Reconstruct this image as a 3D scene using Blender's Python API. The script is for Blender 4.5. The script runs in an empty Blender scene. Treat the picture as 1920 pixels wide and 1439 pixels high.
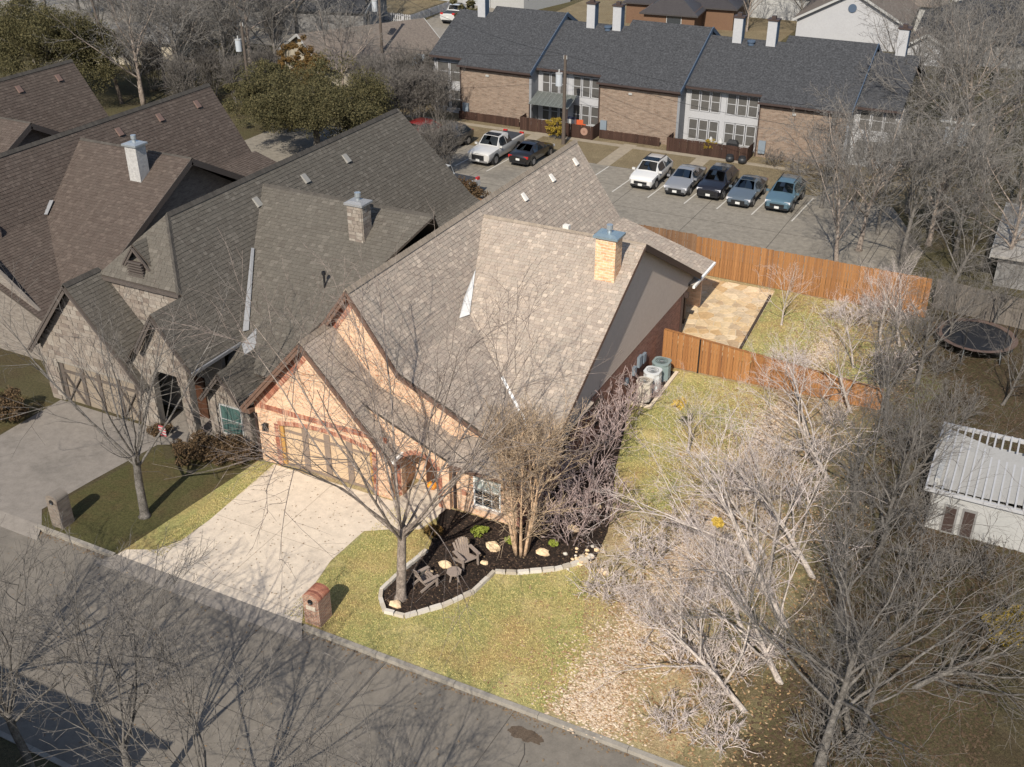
import bpy, math, random
from mathutils import Vector, Matrix
R = math.radians
random.seed(7)
S = bpy.context.scene
col = S.collection
# ------------------------------------------------------------------ camera, sky, sun, exposure
F_PX, CXP, CYP, PITCH, YAW, CAMH = 2050.0, 960.0, 719.5, R(29.376), R(26.755), 27.0
cam_d = bpy.data.cameras.new('camera'); cam = bpy.data.objects.new('camera', cam_d); col.objects.link(cam)
cam_d.sensor_fit = 'HORIZONTAL'; cam_d.sensor_width = 36.0; cam_d.lens = 36.0*F_PX/1920.0
cam_d.clip_start = 0.5; cam_d.clip_end = 2000.0
cam.location = (0, 0, CAMH); cam.rotation_euler = (R(90)-PITCH, 0, YAW)
S.camera = cam
SUN_EL = R(40.0)
w = bpy.data.worlds.new('World'); S.world = w; w.use_nodes = True
nt = w.node_tree; nt.nodes.clear()
sky_n = nt.nodes.new('ShaderNodeTexSky'); sky_n.sky_type = 'NISHITA'; sky_n.sun_disc = False
sky_n.sun_elevation = SUN_EL; sky_n.sun_rotation = R(171.0)
bg = nt.nodes.new('ShaderNodeBackground'); bg.inputs[1].default_value = 0.12
wo = nt.nodes.new('ShaderNodeOutputWorld')
nt.links.new(sky_n.outputs[0], bg.inputs[0]); nt.links.new(bg.outputs[0], wo.inputs[0])
sun_d = bpy.data.lights.new('sun', 'SUN'); sun = bpy.data.objects.new('sun', sun_d); col.objects.link(sun)
sun_d.energy = 5.0; sun_d.angle = R(0.5); sun_d.color = (1.0, 0.93, 0.82)
sd = Vector((-0.125, math.cos(SUN_EL), -math.sin(SUN_EL)))   # shadows lean a little to the left of +Y
sun.rotation_euler = sd.to_track_quat('-Z', 'Y').to_euler(); sun.location = (0, -30, 60)
S.view_settings.view_transform = 'Standard'; S.view_settings.look = 'None'
S.view_settings.gamma = 1.0; S.view_settings.exposure = 0.36
try: S.view_settings.use_curve_mapping = False
except Exception: pass

# ------------------------------------------------------------------ pixel helpers (a ray onto a known plane)
_fh = Vector((-math.sin(YAW), math.cos(YAW), 0)); _rt = Vector((math.cos(YAW), math.sin(YAW), 0))
_fw = _fh*math.cos(PITCH)+Vector((0, 0, -math.sin(PITCH))); _up = _fh*math.sin(PITCH)+Vector((0, 0, math.cos(PITCH)))
def G(x, y, z=0.0):
    d = _rt*((x-CXP)/F_PX)-_up*((y-CYP)/F_PX)+_fw
    return Vector((0, 0, CAMH))+d*((z-CAMH)/d.z)
def PROJ(p):
    d = Vector(p)-Vector((0, 0, CAMH)); return (CXP+F_PX*d.dot(_rt)/d.dot(_fw), CYP-F_PX*d.dot(_up)/d.dot(_fw))

# ------------------------------------------------------------------ mesh building
class MB:
    def __init__(s): s.v = []; s.f = []
    def add(s, vs, fs):
        o = len(s.v); s.v += [tuple(p) for p in vs]; s.f += [tuple(i+o for i in f) for f in fs]; return s
    def box(s, c, d, rz=0.0, taper=1.0, m=None):
        x, y, z = d[0]/2, d[1]/2, d[2]/2; t = taper
        P = [(-x,-y,-z),(x,-y,-z),(x,y,-z),(-x,y,-z),(-x*t,-y*t,z),(x*t,-y*t,z),(x*t,y*t,z),(-x*t,y*t,z)]
        if m is not None: P = [m @ Vector(p) for p in P]
        cs, sn = math.cos(rz), math.sin(rz)
        P = [(c[0]+p[0]*cs-p[1]*sn, c[1]+p[0]*sn+p[1]*cs, c[2]+p[2]) for p in P]
        return s.add(P, [(0,3,2,1),(4,5,6,7),(0,1,5,4),(1,2,6,5),(2,3,7,6),(3,0,4,7)])
    def bx(s, x0, x1, y0, y1, z0, z1): return s.box(((x0+x1)/2,(y0+y1)/2,(z0+z1)/2),(abs(x1-x0),abs(y1-y0),abs(z1-z0)))
    def beam(s, p0, p1, w, h, up=(0,0,1)):
        p0, p1 = Vector(p0), Vector(p1); d = (p1-p0).normalized(); u = Vector(up)
        sd_ = d.cross(u)
        if sd_.length < 1e-4: sd_ = d.cross(Vector((1,0,0)))
        sd_.normalize(); n = sd_.cross(d).normalized()
        P = []
        for q in (p0, p1):
            for a, b in ((-1,-1),(1,-1),(1,1),(-1,1)): P.append(q+sd_*(a*w/2)+n*(b*h/2))
        return s.add(P, [(0,1,2,3),(7,6,5,4),(0,4,5,1),(1,5,6,2),(2,6,7,3),(3,7,4,0)])
    def prism(s, pts, axis, a0, a1):
        n = len(pts)
        def mk(p, a): return (a, p[0], p[1]) if axis == 'x' else (p[0], a, p[1]) if axis == 'y' else (p[0], p[1], a)
        P = [mk(p, a0) for p in pts]+[mk(p, a1) for p in pts]
        fs = [tuple(range(n))[::-1], tuple(range(n, 2*n))]+[(i, (i+1) % n, n+(i+1) % n, n+i) for i in range(n)]
        return s.add(P, fs)
    def poly(s, pts): return s.add(pts, [tuple(range(len(pts)))])
    def tube(s, pts, rad, n=6, cap=True):
        o = len(s.v); k = len(pts); prev = None
        for i in range(k):
            a = pts[max(i-1, 0)]; b = pts[min(i+1, k-1)]
            dx, dy, dz = b[0]-a[0], b[1]-a[1], b[2]-a[2]; L = math.sqrt(dx*dx+dy*dy+dz*dz) or 1
            dx, dy, dz = dx/L, dy/L, dz/L
            if abs(dz) < 0.95: ux, uy, uz = -dy, dx, 0.0
            else: ux, uy, uz = 0.0, -dz, dy
            l = math.sqrt(ux*ux+uy*uy+uz*uz) or 1; ux, uy, uz = ux/l, uy/l, uz/l
            vx, vy, vz = dy*uz-dz*uy, dz*ux-dx*uz, dx*uy-dy*ux
            r = rad[i] if hasattr(rad, '__len__') else rad; c = pts[i]
            for j in range(n):
                t = 2*math.pi*j/n; cs, sn = math.cos(t)*r, math.sin(t)*r
                s.v.append((c[0]+ux*cs+vx*sn, c[1]+uy*cs+vy*sn, c[2]+uz*cs+vz*sn))
        for i in range(k-1):
            for j in range(n):
                q = (j+1) % n; s.f.append((o+i*n+j, o+i*n+q, o+(i+1)*n+q, o+(i+1)*n+j))
        if cap:
            s.f.append(tuple(o+j for j in range(n))[::-1]); s.f.append(tuple(o+(k-1)*n+j for j in range(n)))
        return s
    def cyl(s, c, r, h, n=16, r2=None):
        return s.tube([(c[0], c[1], c[2]), (c[0], c[1], c[2]+h)], [r, r if r2 is None else r2], n)
    def lump(s, c, d, seed=0, n=7, m=5, j=0.18):
        rg = random.Random(seed); P = []; fs = []
        for i in range(1, m):
            ph = math.pi*i/m
            for k in range(n):
                t = 2*math.pi*k/n; q = 1+rg.uniform(-j, j)
                P.append((c[0]+d[0]/2*math.sin(ph)*math.cos(t)*q, c[1]+d[1]/2*math.sin(ph)*math.sin(t)*q, c[2]+d[2]/2*math.cos(ph)*q))
        P += [(c[0], c[1], c[2]+d[2]/2), (c[0], c[1], c[2]-d[2]/2)]; T, B = len(P)-2, len(P)-1
        for i in range(m-2):
            for k in range(n):
                q = (k+1) % n; fs.append((i*n+k, (i+1)*n+k, (i+1)*n+q, i*n+q))
        for k in range(n):
            q = (k+1) % n; fs.append((T, k, q)); fs.append((B, (m-2)*n+q, (m-2)*n+k))
        return s.add(P, fs)
    def mesh(s, name, mat, origin=(0,0,0), smooth=False, uv=True):
        me = bpy.data.meshes.new(name); ox, oy, oz = origin
        V = [(a-ox, b-oy, c-oz) for a, b, c in s.v] if any(origin) else s.v
        me.from_pydata(V, [], s.f); me.materials.append(mat)
        if uv and len(s.f) < 40000:
            ul = me.uv_layers.new(name='UVMap').data
            for p in me.polygons:
                n = p.normal
                for li in p.loop_indices:
                    c = s.v[me.loops[li].vertex_index]
                    if abs(n.z) > 0.75: ul[li].uv = (c[0], c[1])
                    elif abs(n.y) > abs(n.x): ul[li].uv = (c[0], c[2])
                    else: ul[li].uv = (c[1], c[2])
        if smooth: me.polygons.foreach_set('use_smooth', [True]*len(me.polygons))
        me.update(); return me
    def build(s, name, mat, parent=None, smooth=False, origin=None, uv=True):
        if origin is None: origin = wloc(parent) if parent is not None else (0,0,0)
        me = s.mesh(name, mat, origin, smooth, uv); o = bpy.data.objects.new(name, me); col.objects.link(o)
        if parent is not None: o.parent = parent
        else: o.location = origin
        return o
def wloc(o):
    v = Vector((0,0,0))
    while o is not None: v += Vector(o.location); o = o.parent
    return tuple(v)
def tag(o, label=None, cat=None, group=None, kind=None):
    for k, v in (('label', label), ('category', cat), ('group', group), ('kind', kind)):
        if v is not None: o[k] = v
    return o
def empty(name, loc=(0,0,0), label=None, cat=None, group=None, rz=0.0):
    o = bpy.data.objects.new(name, None); col.objects.link(o); o.location = loc; o.rotation_euler = (0,0,rz); o.empty_display_size = .2
    return tag(o, label, cat, group)
def piece(name, me, parent, loc, scale=(1,1,1), rot=(0,0,0)):
    o = bpy.data.objects.new(name, me); col.objects.link(o); o.parent = parent
    o.location = loc; o.scale = scale; o.rotation_euler = rot; return o
def dup(o, parent=None):
    c = o.copy(); col.objects.link(c); c.parent = parent
    for ch in list(o.children): dup(ch, c)
    return c
def unit(name, mat): return MB().box((0,0,0),(1,1,1)).mesh(name, mat)

# ------------------------------------------------------------------ materials
def _mat(name, rough=0.8, spec=0.3, metal=0.0):
    m = bpy.data.materials.new(name); m.use_nodes = True; b = m.node_tree.nodes['Principled BSDF']
    b.inputs['Roughness'].default_value = rough; b.inputs['Specular IOR Level'].default_value = spec; b.inputs['Metallic'].default_value = metal
    return m, m.node_tree, b
def rgba(c): return (c[0], c[1], c[2], 1)
def ramp(nt_, cols, fac, pos=None):
    r = nt_.nodes.new('ShaderNodeValToRGB'); e = r.color_ramp.elements
    n = len(cols); pos = pos or [i/(n-1) for i in range(n)]
    e[0].color = rgba(cols[0]); e[0].position = pos[0]; e[1].color = rgba(cols[-1]); e[1].position = pos[-1]
    for i in range(1, n-1): q = e.new(pos[i]); q.color = rgba(cols[i])
    nt_.links.new(fac, r.inputs[0]); return r.outputs[0]
def noise(nt_, co, scale, detail=4, rough=.6):
    n = nt_.nodes.new('ShaderNodeTexNoise'); n.inputs['Scale'].default_value = scale; n.inputs['Detail'].default_value = detail; n.inputs['Roughness'].default_value = rough
    if co is not None: nt_.links.new(co, n.inputs['Vector'])
    return n.outputs['Fac']
def mixc(nt_, a, b, fac, mode='MIX'):
    m = nt_.nodes.new('ShaderNodeMix'); m.data_type = 'RGBA'; m.blend_type = mode
    if isinstance(fac, (int, float)): m.inputs[0].default_value = fac
    else: nt_.links.new(fac, m.inputs[0])
    for s_, i in ((a, 6), (b, 7)):
        if isinstance(s_, tuple): m.inputs[i].default_value = rgba(s_)
        else: nt_.links.new(s_, m.inputs[i])
    return m.outputs[2]
def bump(nt_, b, h, st, dist=.02):
    n = nt_.nodes.new('ShaderNodeBump'); n.inputs['Strength'].default_value = st; n.inputs['Distance'].default_value = dist
    nt_.links.new(h, n.inputs['Height']); nt_.links.new(n.outputs[0], b.inputs['Normal'])
def coord(nt_, kind='Object'):
    return nt_.nodes.new('ShaderNodeTexCoord').outputs[kind]
def grey(v): return (v, v, v)
def M(name, cols, scale=3.0, rough=.85, spec=.2, metal=0.0, fine=0.25, fs=None, bmp=0.3, pos=None, src='noise', bd=.02):
    """noise-mottled surface; src 'island'/'object' picks the colour per loose piece / per object"""
    m, t, b = _mat(name, rough, spec, metal); co = coord(t)
    if not isinstance(cols, list): cols = [cols, cols]
    if src == 'island': fac = t.nodes.new('ShaderNodeNewGeometry').outputs['Random Per Island']
    elif src == 'object': fac = t.nodes.new('ShaderNodeObjectInfo').outputs['Random']
    else: fac = noise(t, co, scale)
    c = ramp(t, cols, fac, pos)
    f2 = noise(t, co, fs or scale*9, 5, .7)
    g = ramp(t, [grey(1-fine), grey(1+fine)], f2, [.3, .7])
    c = mixc(t, c, g, 1.0, 'MULTIPLY')
    t.links.new(c, b.inputs['Base Color'])
    if bmp: bump(t, b, f2, bmp, bd)
    return m
def plain(name, c, rough=.5, spec=.4, metal=0.0): 
    m, t, b = _mat(name, rough, spec, metal); b.inputs['Base Color'].default_value = rgba(c); return m
def brick_mat(name, c1, c2, mortar, bw=.215, rh=.075, ms=.012, tint=None, rot=0.0, bias=0.0):
    m, t, b = _mat(name, .9, .15); uv = coord(t, 'UV')
    mp = t.nodes.new('ShaderNodeMapping'); mp.inputs['Rotation'].default_value = (0, 0, rot); t.links.new(uv, mp.inputs[0])
    k = t.nodes.new('ShaderNodeTexBrick'); t.links.new(mp.outputs[0], k.inputs['Vector'])
    k.inputs['Scale'].default_value = 1.0; k.inputs['Brick Width'].default_value = bw; k.inputs['Row Height'].default_value = rh
    k.inputs['Mortar Size'].default_value = ms; k.inputs['Mortar Smooth'].default_value = .2; k.inputs['Bias'].default_value = bias
    k.inputs['Color1'].default_value = rgba(c1); k.inputs['Color2'].default_value = rgba(c2); k.inputs['Mortar'].default_value = rgba(mortar)
    c = k.outputs['Color']
    mp2 = t.nodes.new('ShaderNodeMapping'); mp2.inputs['Scale'].default_value = (1.6, 5.0, 1); t.links.new(uv, mp2.inputs[0])
    n1 = noise(t, mp2.outputs[0], 1.3, 5, .7)
    c = mixc(t, c, ramp(t, [grey(.62), grey(1.0), grey(1.25)], n1, [.3, .5, .72]), 1.0, 'MULTIPLY')
    if tint:
        n2 = noise(t, mp2.outputs[0], 2.6, 3, .6); c = mixc(t, c, tint, ramp(t, [grey(0), grey(1)], n2, [.56, .66]))
    t.links.new(c, b.inputs['Base Color']); bump(t, b, k.outputs['Fac'], -.4, .015); return m
def glass_mat(name, c=(.03,.035,.04), rough=.06): return plain(name, c, rough, .8)
def lawn_mat(name, green, straw, brown, sc=.35, hi=.5):
    m, t, b = _mat(name, .95, .1); co = coord(t)
    n1 = noise(t, co, sc, 5, .65); c = ramp(t, [straw, green, green, straw], n1, [.3, .47, .55, .72])
    n2 = noise(t, co, sc*.55+.13, 4, .7); c = mixc(t, c, brown, ramp(t, [grey(0), grey(.85)], n2, [.46, .68]))
    n4 = noise(t, co, 9, 3, .7); c = mixc(t, c, ramp(t, [grey(.70), grey(1.26)], n4, [.32, .68]), 1.0, 'MULTIPLY')
    n3 = noise(t, co, 34, 3, .75); c = mixc(t, c, ramp(t, [grey(1-hi), grey(1+hi)], n3, [.3, .7]), 1.0, 'MULTIPLY')
    t.links.new(c, b.inputs['Base Color']); bump(t, b, n3, .8, .05); return m
def concrete_mat(name, c, stain, sc=.25, amt=.6):
    m, t, b = _mat(name, .9, .2); co = coord(t)
    n1 = noise(t, co, sc, 6, .65); cc = ramp(t, [stain, c, c, tuple(min(1, x*1.12) for x in c)], n1, [.25, .46, .6, .8])
    n2 = noise(t, co, 2.4, 6, .75); cc = mixc(t, cc, ramp(t, [grey(1-.35*amt), grey(1+.12*amt)], n2, [.3, .62]), 1.0, 'MULTIPLY')
    n3 = noise(t, co, 22, 4, .7); cc = mixc(t, cc, ramp(t, [grey(.9), grey(1.08)], n3, [.3, .7]), 1.0, 'MULTIPLY')
    t.links.new(cc, b.inputs['Base Color']); bump(t, b, n3, .15, .01); return m

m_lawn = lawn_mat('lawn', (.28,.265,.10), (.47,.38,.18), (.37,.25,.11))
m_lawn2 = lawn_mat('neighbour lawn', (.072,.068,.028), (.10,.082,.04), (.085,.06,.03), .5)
m_lot = lawn_mat('leaf strewn ground', (.34,.275,.145), (.46,.35,.21), (.27,.175,.10), .5, .6)
m_ground = lawn_mat('dormant ground', (.075,.066,.034), (.11,.09,.054), (.065,.048,.029), .22, .5)
m_creek = lawn_mat('creek bank ground', (.085,.074,.036), (.115,.09,.055), (.06,.042,.026), .5, .6)
m_dry = lawn_mat('dry lawn', (.175,.14,.085), (.215,.17,.105), (.14,.108,.065), .5, .3)
m_mulch = M('dark mulch', [(.012,.010,.009), (.038,.028,.022)], 6, .95, .1, fine=.7, fs=40, bmp=.9)
m_street = concrete_mat('street concrete', (.165,.146,.122), (.118,.105,.09), .22)
m_drive = concrete_mat('driveway concrete', (.55,.47,.375), (.44,.375,.30), .35, .45)
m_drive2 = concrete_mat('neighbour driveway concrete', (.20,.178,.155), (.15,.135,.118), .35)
m_park = concrete_mat('parking concrete', (.21,.188,.155), (.12,.109,.093), .16, .9)
m_path = concrete_mat('path concrete', (.26,.22,.165), (.2,.17,.13), .5)
m_kerb = concrete_mat('kerb concrete', (.26,.235,.20), (.17,.15,.13), 1.0)
m_line = plain('worn white paint', (.42,.40,.36), .8)
m_brick = brick_mat('tan orange brick', (.62,.405,.25), (.49,.275,.165), (.53,.43,.335), tint=(.42,.185,.105), bias=-.3)
m_soldier = brick_mat('red soldier brick', (.35,.15,.095), (.28,.11,.075), (.50,.40,.33), .075, .215, .014)
m_brick_shade = brick_mat('tan brick with shade in colour', (.27,.125,.085), (.19,.08,.06), (.23,.16,.125), tint=(.13,.06,.05))  # darker copy of the tan brick; the right wall's shade is put into its colour
m_siding = M('taupe lap siding', [(.40,.325,.27), (.43,.35,.29)], .6, .7, .25, fine=.06, bmp=.05)
def shing(name, cols, pos=None): return M(name, cols, 3, .92, .12, fine=.18, fs=18, bmp=.15, src='island', pos=pos)
m_sh_hero = shing('weathered tan shingle', [(.268,.22,.181), (.325,.27,.222), (.298,.254,.209), (.345,.282,.228), (.425,.355,.287)], [0,.3,.6,.84,1])
m_sh_n1 = shing('weathered grey shingle', [(.084,.074,.062), (.098,.088,.074), (.091,.082,.069), (.105,.094,.079), (.125,.112,.095)], [0,.3,.6,.86,1])
m_sh_n2 = shing('dark brown shingle', [(.070,.054,.045), (.086,.067,.056), (.077,.061,.051), (.094,.074,.062), (.106,.084,.070)], [0,.3,.6,.86,1])
m_cap = M('ridge shingle', [(.20,.165,.13), (.26,.215,.17)], 4, .9, .1, src='island')
m_cap_n = M('dark ridge shingle', [(.05,.045,.04), (.07,.063,.055)], 4, .9, .1, src='island')
m_deck = plain('roof deck edge', (.06,.05,.042), .9, .1)
m_fascia = M('brown painted trim', [(.125,.075,.055), (.145,.09,.066)], 2, .6, .3, fine=.1, bmp=.05)
m_darktrim = plain('dark brown trim', (.045,.030,.026), .6, .3)
m_white = M('white paint', [(.70,.69,.66), (.76,.75,.72)], 1.5, .6, .3, fine=.05, bmp=.03)
m_offwhite = M('dull white paint', [(.29,.29,.28), (.34,.335,.325)], 1.0, .6, .3, fine=.08, bmp=.03)
m_glass = glass_mat('dark window glass')
m_blind = plain('window blind', (.30,.33,.31), .55, .4)
m_metal = M('galvanised metal', [(.33,.36,.38), (.42,.45,.47)], 3, .4, .5, .6, fine=.1, bmp=.05)
m_blue_metal = M('bluish cap metal', [(.20,.27,.31), (.28,.35,.39)], 3, .4, .5, .5, fine=.1, bmp=.05)
m_black = plain('black metal', (.012,.012,.013), .5, .4)
m_rubber = plain('tyre rubber', (.015,.015,.015), .85, .2)
# ------------------------------------------------------------------ the setting
def sheet(name, pts, z, mat, kind='structure'):
    o = MB().poly([(p[0], p[1], z) for p in pts]).build(name, mat, uv=False); o['kind'] = kind; return o
def rect(x0, x1, y0, y1): return [(x0,y0),(x1,y0),(x1,y1),(x0,y1)]
g = MB(); g.add([(-700,23.55,0),(700,23.55,0),(700,1400,0),(-700,1400,0)], [(0,1,2,3)]); g.add([(-700,-500,0),(700,-500,0),(700,14.9,0),(-700,14.9,0)], [(0,1,2,3)])
o = g.build('ground', m_ground, uv=False); o['kind'] = 'structure'
sheet('street', rect(-200, 200, 14.6, 23.9), -.13, m_street)
def strip(name, pts, w, h, z0, mat, parent=None):
    b = MB()
    for a, c in zip(pts, pts[1:]):
        b.beam((a[0],a[1],z0+h/2), (c[0],c[1],z0+h/2), w, h)
    return b.build(name, mat, parent, uv=False)
for nm, a, b_, y in (('kerb',-29.4,-33.6,23.5),('kerb',-42,-70,23.5),('kerb',-20.3,30,23.5),('kerb',-70,30,14.98)):
    k = MB()
    L = b_-a; n = max(1, int(abs(L)/3.0))
    for i in range(n):
        x0 = a+L*i/n; x1 = a+L*(i+1)/n; k.bx(x0+.008, x1-.008, y-.09, y+.09, -.13, .03)
    kk = k.build(nm, m_kerb, uv=False); kk['kind'] = 'structure'
rg = random.Random(3)
def wavy(pts, amp, n=6, seed=1):
    r = random.Random(seed); out = []
    for i, a in enumerate(pts):
        b = pts[(i+1) % len(pts)]
        for k in range(n):
            t = k/n; j = amp if k else amp*.3
            out.append((a[0]+(b[0]-a[0])*t+r.uniform(-j,j), a[1]+(b[1]-a[1])*t+r.uniform(-j,j)))
    return out
sheet('lot_ground', rect(-28.6,-4.6,23.6,60.2), .004, m_lot)
sheet('lawn', [(-29.3,23.62),(-28.6,23.6),(-27.6,24.3),(-27.4,26),(-27.7,31.55),(-28.5,31.6)], .010, m_lawn)
fl = [(-21.3,23.62),(-10.7,23.62)]+wavy([(-10.7,23.62),(-10.5,26),(-11.4,28.6),(-12.3,30.6)], .25, 5, 2)[1:16]+[(-13.2,31.5),(-19.3,31.5),(-19.4,30.4),(-21.6,29.4),(-21.6,27.0),(-21.15,24.6)]
sheet('lawn', fl, .010, m_lawn)
sheet('lawn', [(-14.4,37.2)]+wavy([(-14.0,36.2),(-11.2,35.4),(-9.9,38),(-9.4,42),(-9.2,45.5),(-9.6,48.0)], .3, 4, 4)[:21]+[(-15.5,48.0),(-15.8,44.0),(-15.0,40.5)], .010, m_lawn)
sheet('lawn', [(-12.4,48.4)]+wavy([(-9.5,48.4),(-6.2,48.6),(-5.4,52),(-5.6,55),(-8.6,58.6),(-9.5,60.0)], .3, 4, 5)[:21]+[(-12.8,60.1)], .010, m_lawn)
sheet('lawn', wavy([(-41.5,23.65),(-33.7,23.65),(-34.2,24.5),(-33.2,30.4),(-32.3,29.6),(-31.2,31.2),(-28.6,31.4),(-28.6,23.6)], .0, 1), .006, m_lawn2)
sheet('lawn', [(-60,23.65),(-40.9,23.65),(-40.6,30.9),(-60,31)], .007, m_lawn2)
def bank(x, amp, seed):
    r = random.Random(seed); P = []; y = 62.0
    while y > 23.7: P.append((x+amp*(math.sin(y*.55+seed)+.6*math.sin(y*1.7+seed*2))+r.uniform(-.15,.15), y)); y -= .35
    return [(60,23.6),(60,62)]+P+[(x,23.6)]
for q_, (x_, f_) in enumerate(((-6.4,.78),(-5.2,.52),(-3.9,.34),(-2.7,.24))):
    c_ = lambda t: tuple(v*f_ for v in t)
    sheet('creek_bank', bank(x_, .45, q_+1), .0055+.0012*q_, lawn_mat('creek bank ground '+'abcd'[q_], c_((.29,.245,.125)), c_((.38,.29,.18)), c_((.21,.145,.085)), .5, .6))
sheet('side_yard', wavy([(1.2,24.5),(30,24.5),(30,38.6),(2.5,38.8),(.6,33.5)], .4, 5, 8), .009, lawn_mat('side yard grass', (.085,.08,.032), (.12,.10,.045), (.085,.062,.03), .3))
sheet('side_yard', wavy([(-3.6,46.2),(20,46.2),(20,53),(-3.4,53)], .4, 5, 9), .009, lawn_mat('back yard grass', (.10,.095,.04), (.13,.11,.055), (.09,.07,.035), .3))
sheet('driveway', [(-27.75,31.5),(-27.55,27.0),(-27.65,25.4),(-28.1,24.5),(-29.2,23.95),(-29.3,23.56),(-20.4,23.56),(-20.6,23.9),(-21.1,24.6),(-21.55,27.0),(-21.45,29.2),(-20.6,29.75),(-19.5,30.3),(-19.25,31.4),(-19.25,33.3),(-21.3,33.3),(-21.45,31.5)], .016, m_drive)
a = MB(); a.add([(-29.9,22.9,-.126),(-19.9,22.9,-.126),(-20.4,23.57,.015),(-29.3,23.57,.015)], [(0,1,2,3)]); o = a.build('driveway', m_drive2, uv=False); o['kind'] = 'structure'
sheet('driveway', [(-40.6,31.4),(-40.6,25.2),(-41.6,23.56),(-33.4,23.56),(-34.3,24.4),(-34.0,27),(-33.5,30.4),(-32.0,31.2),(-31.7,33.4),(-34.7,33.4),(-34.8,31.4)], .016, m_drive2)
a = MB(); a.add([(-42.2,22.9,-.126),(-33.0,22.9,-.126),(-33.4,23.57,.015),(-41.6,23.57,.015)], [(0,1,2,3)]); o = a.build('driveway', m_drive2, uv=False); o['kind'] = 'structure'
# expansion joints in the driveway, street panels
def joints(name, segs, z, mat, w=.03):
    b = MB()
    for (x0,y0,x1,y1) in segs:
        d = Vector((x1-x0,y1-y0,0)).normalized(); n = Vector((-d.y,d.x,0))*(w/2)
        b.poly([(x0-n.x,y0-n.y,z),(x1-n.x,y1-n.y,z),(x1+n.x,y1+n.y,z),(x0+n.x,y0+n.y,z)])
    o = b.build(name, mat, uv=False); o['kind'] = 'structure'; return o
m_joint = plain('joint', (.30,.25,.20), .9, .1); m_joint_d = plain('street joint', (.07,.062,.055), .9, .1)
joints('driveway_joint', [(-24.5,23.6,-24.5,31.3),(-27.5,27.4,-21.6,27.4),(-28.9,24.0,-20.7,24.0)], .020, m_joint, .022)
joints('street_joint', [(x,14.7,x+.3,23.35) for x in range(-62,30,5)]+[(-70,19.2,30,19.2)], -.126, m_joint_d, .025)
sheet('street_patch', wavy([(-11.55,22.6),(-11.3,22.85),(-10.7,22.88),(-10.3,22.7),(-10.35,22.45),(-10.9,22.35),(-11.35,22.42)], .07, 4, 6), -.122, M('dried mud stain', [(.045,.03,.02),(.10,.075,.055),(.06,.042,.028)], 5, .95, .1, fine=.5))
joints('street_crack', [(-10.6,21.9,-10.8,22.3),(-10.5,21.0,-10.6,21.9),(-10.9,20.2,-10.5,21.0)], -.121, m_joint_d, .035)
# mulch bed
bed = [(-19.3,31.5),(-19.2,32.1),(-16.3,32.2),(-15.9,33.5),(-15.85,44.0),(-14.95,41.5),(-14.1,38.2),(-13.2,35.6),(-12.6,33.6),(-12.35,31.7),(-13.05,30.95),(-13.5,30.45),(-14.7,29.62),(-15.5,29.32),(-15.62,27.9),(-16.3,26.68),(-17.25,25.58),(-18.02,25.5),(-18.5,25.98),(-18.75,26.4),(-18.7,27.4),(-18.45,29.2),(-18.9,30.6)]
sheet('mulch_bed', bed, .022, m_mulch)
# parking lot
sheet('parking_lot', [(-60,63.2),(-6.0,63.2),(-5.8,70),(-9,77.5),(-48,76.8),(-60,76)], .012, m_park)
sheet('dry_lawn', [(-60,76.2),(-48,76.85),(-9,77.55),(-5,78.5),(-5,86),(-60,86)], .008, m_dry)
for x in (-30.9,-24.4,-13.6,-38.9): sheet('footpath', [(x-.55,77.0),(x+.55,77.0),(x+.55,83.0),(x-.55,83.0)], .014, m_path)
sheet('footpath', [(-52,81.7),(-9,82.3),(-9,83.0),(-52,82.4)], .015, m_path)
joints('parking_line', [(x-.1,71.6,x+.15,76.9) for x in (-27.8,-25.05,-22.3,-19.9,-17.4,-14.6,-30.5,-33.2,-35.3,-38.2,-41.0,-43.6)], .017, m_line, .1)
joints('parking_joint', [(-60,68.9,-6.2,69.2),(-60,73,-6.5,73.3)]+[(x,63.3,x+.2,76.6) for x in range(-57,-8,6)], .016, plain('parking joint', (.09,.08,.07), .9, .1), .05)
sheet('street', [(-140,96),(-70,100),(-62,104),(-52,112),(-52,118),(-64,121),(-75,117),(-140,112)], .012, concrete_mat('back street concrete', (.22,.2,.17), (.17,.155,.135), .2))
sheet('driveway', [(-71.5,116),(-64.5,116),(-66.5,131),(-73.5,131)], .016, m_park)
sheet('dry_lawn', [(-100,117),(-75,117.5),(-76,131),(-100,131)], .010, m_dry)
sheet('dry_lawn', [(-60,118),(-30,112),(-30,150),(-60,150)], .010, m_dry)

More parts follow.
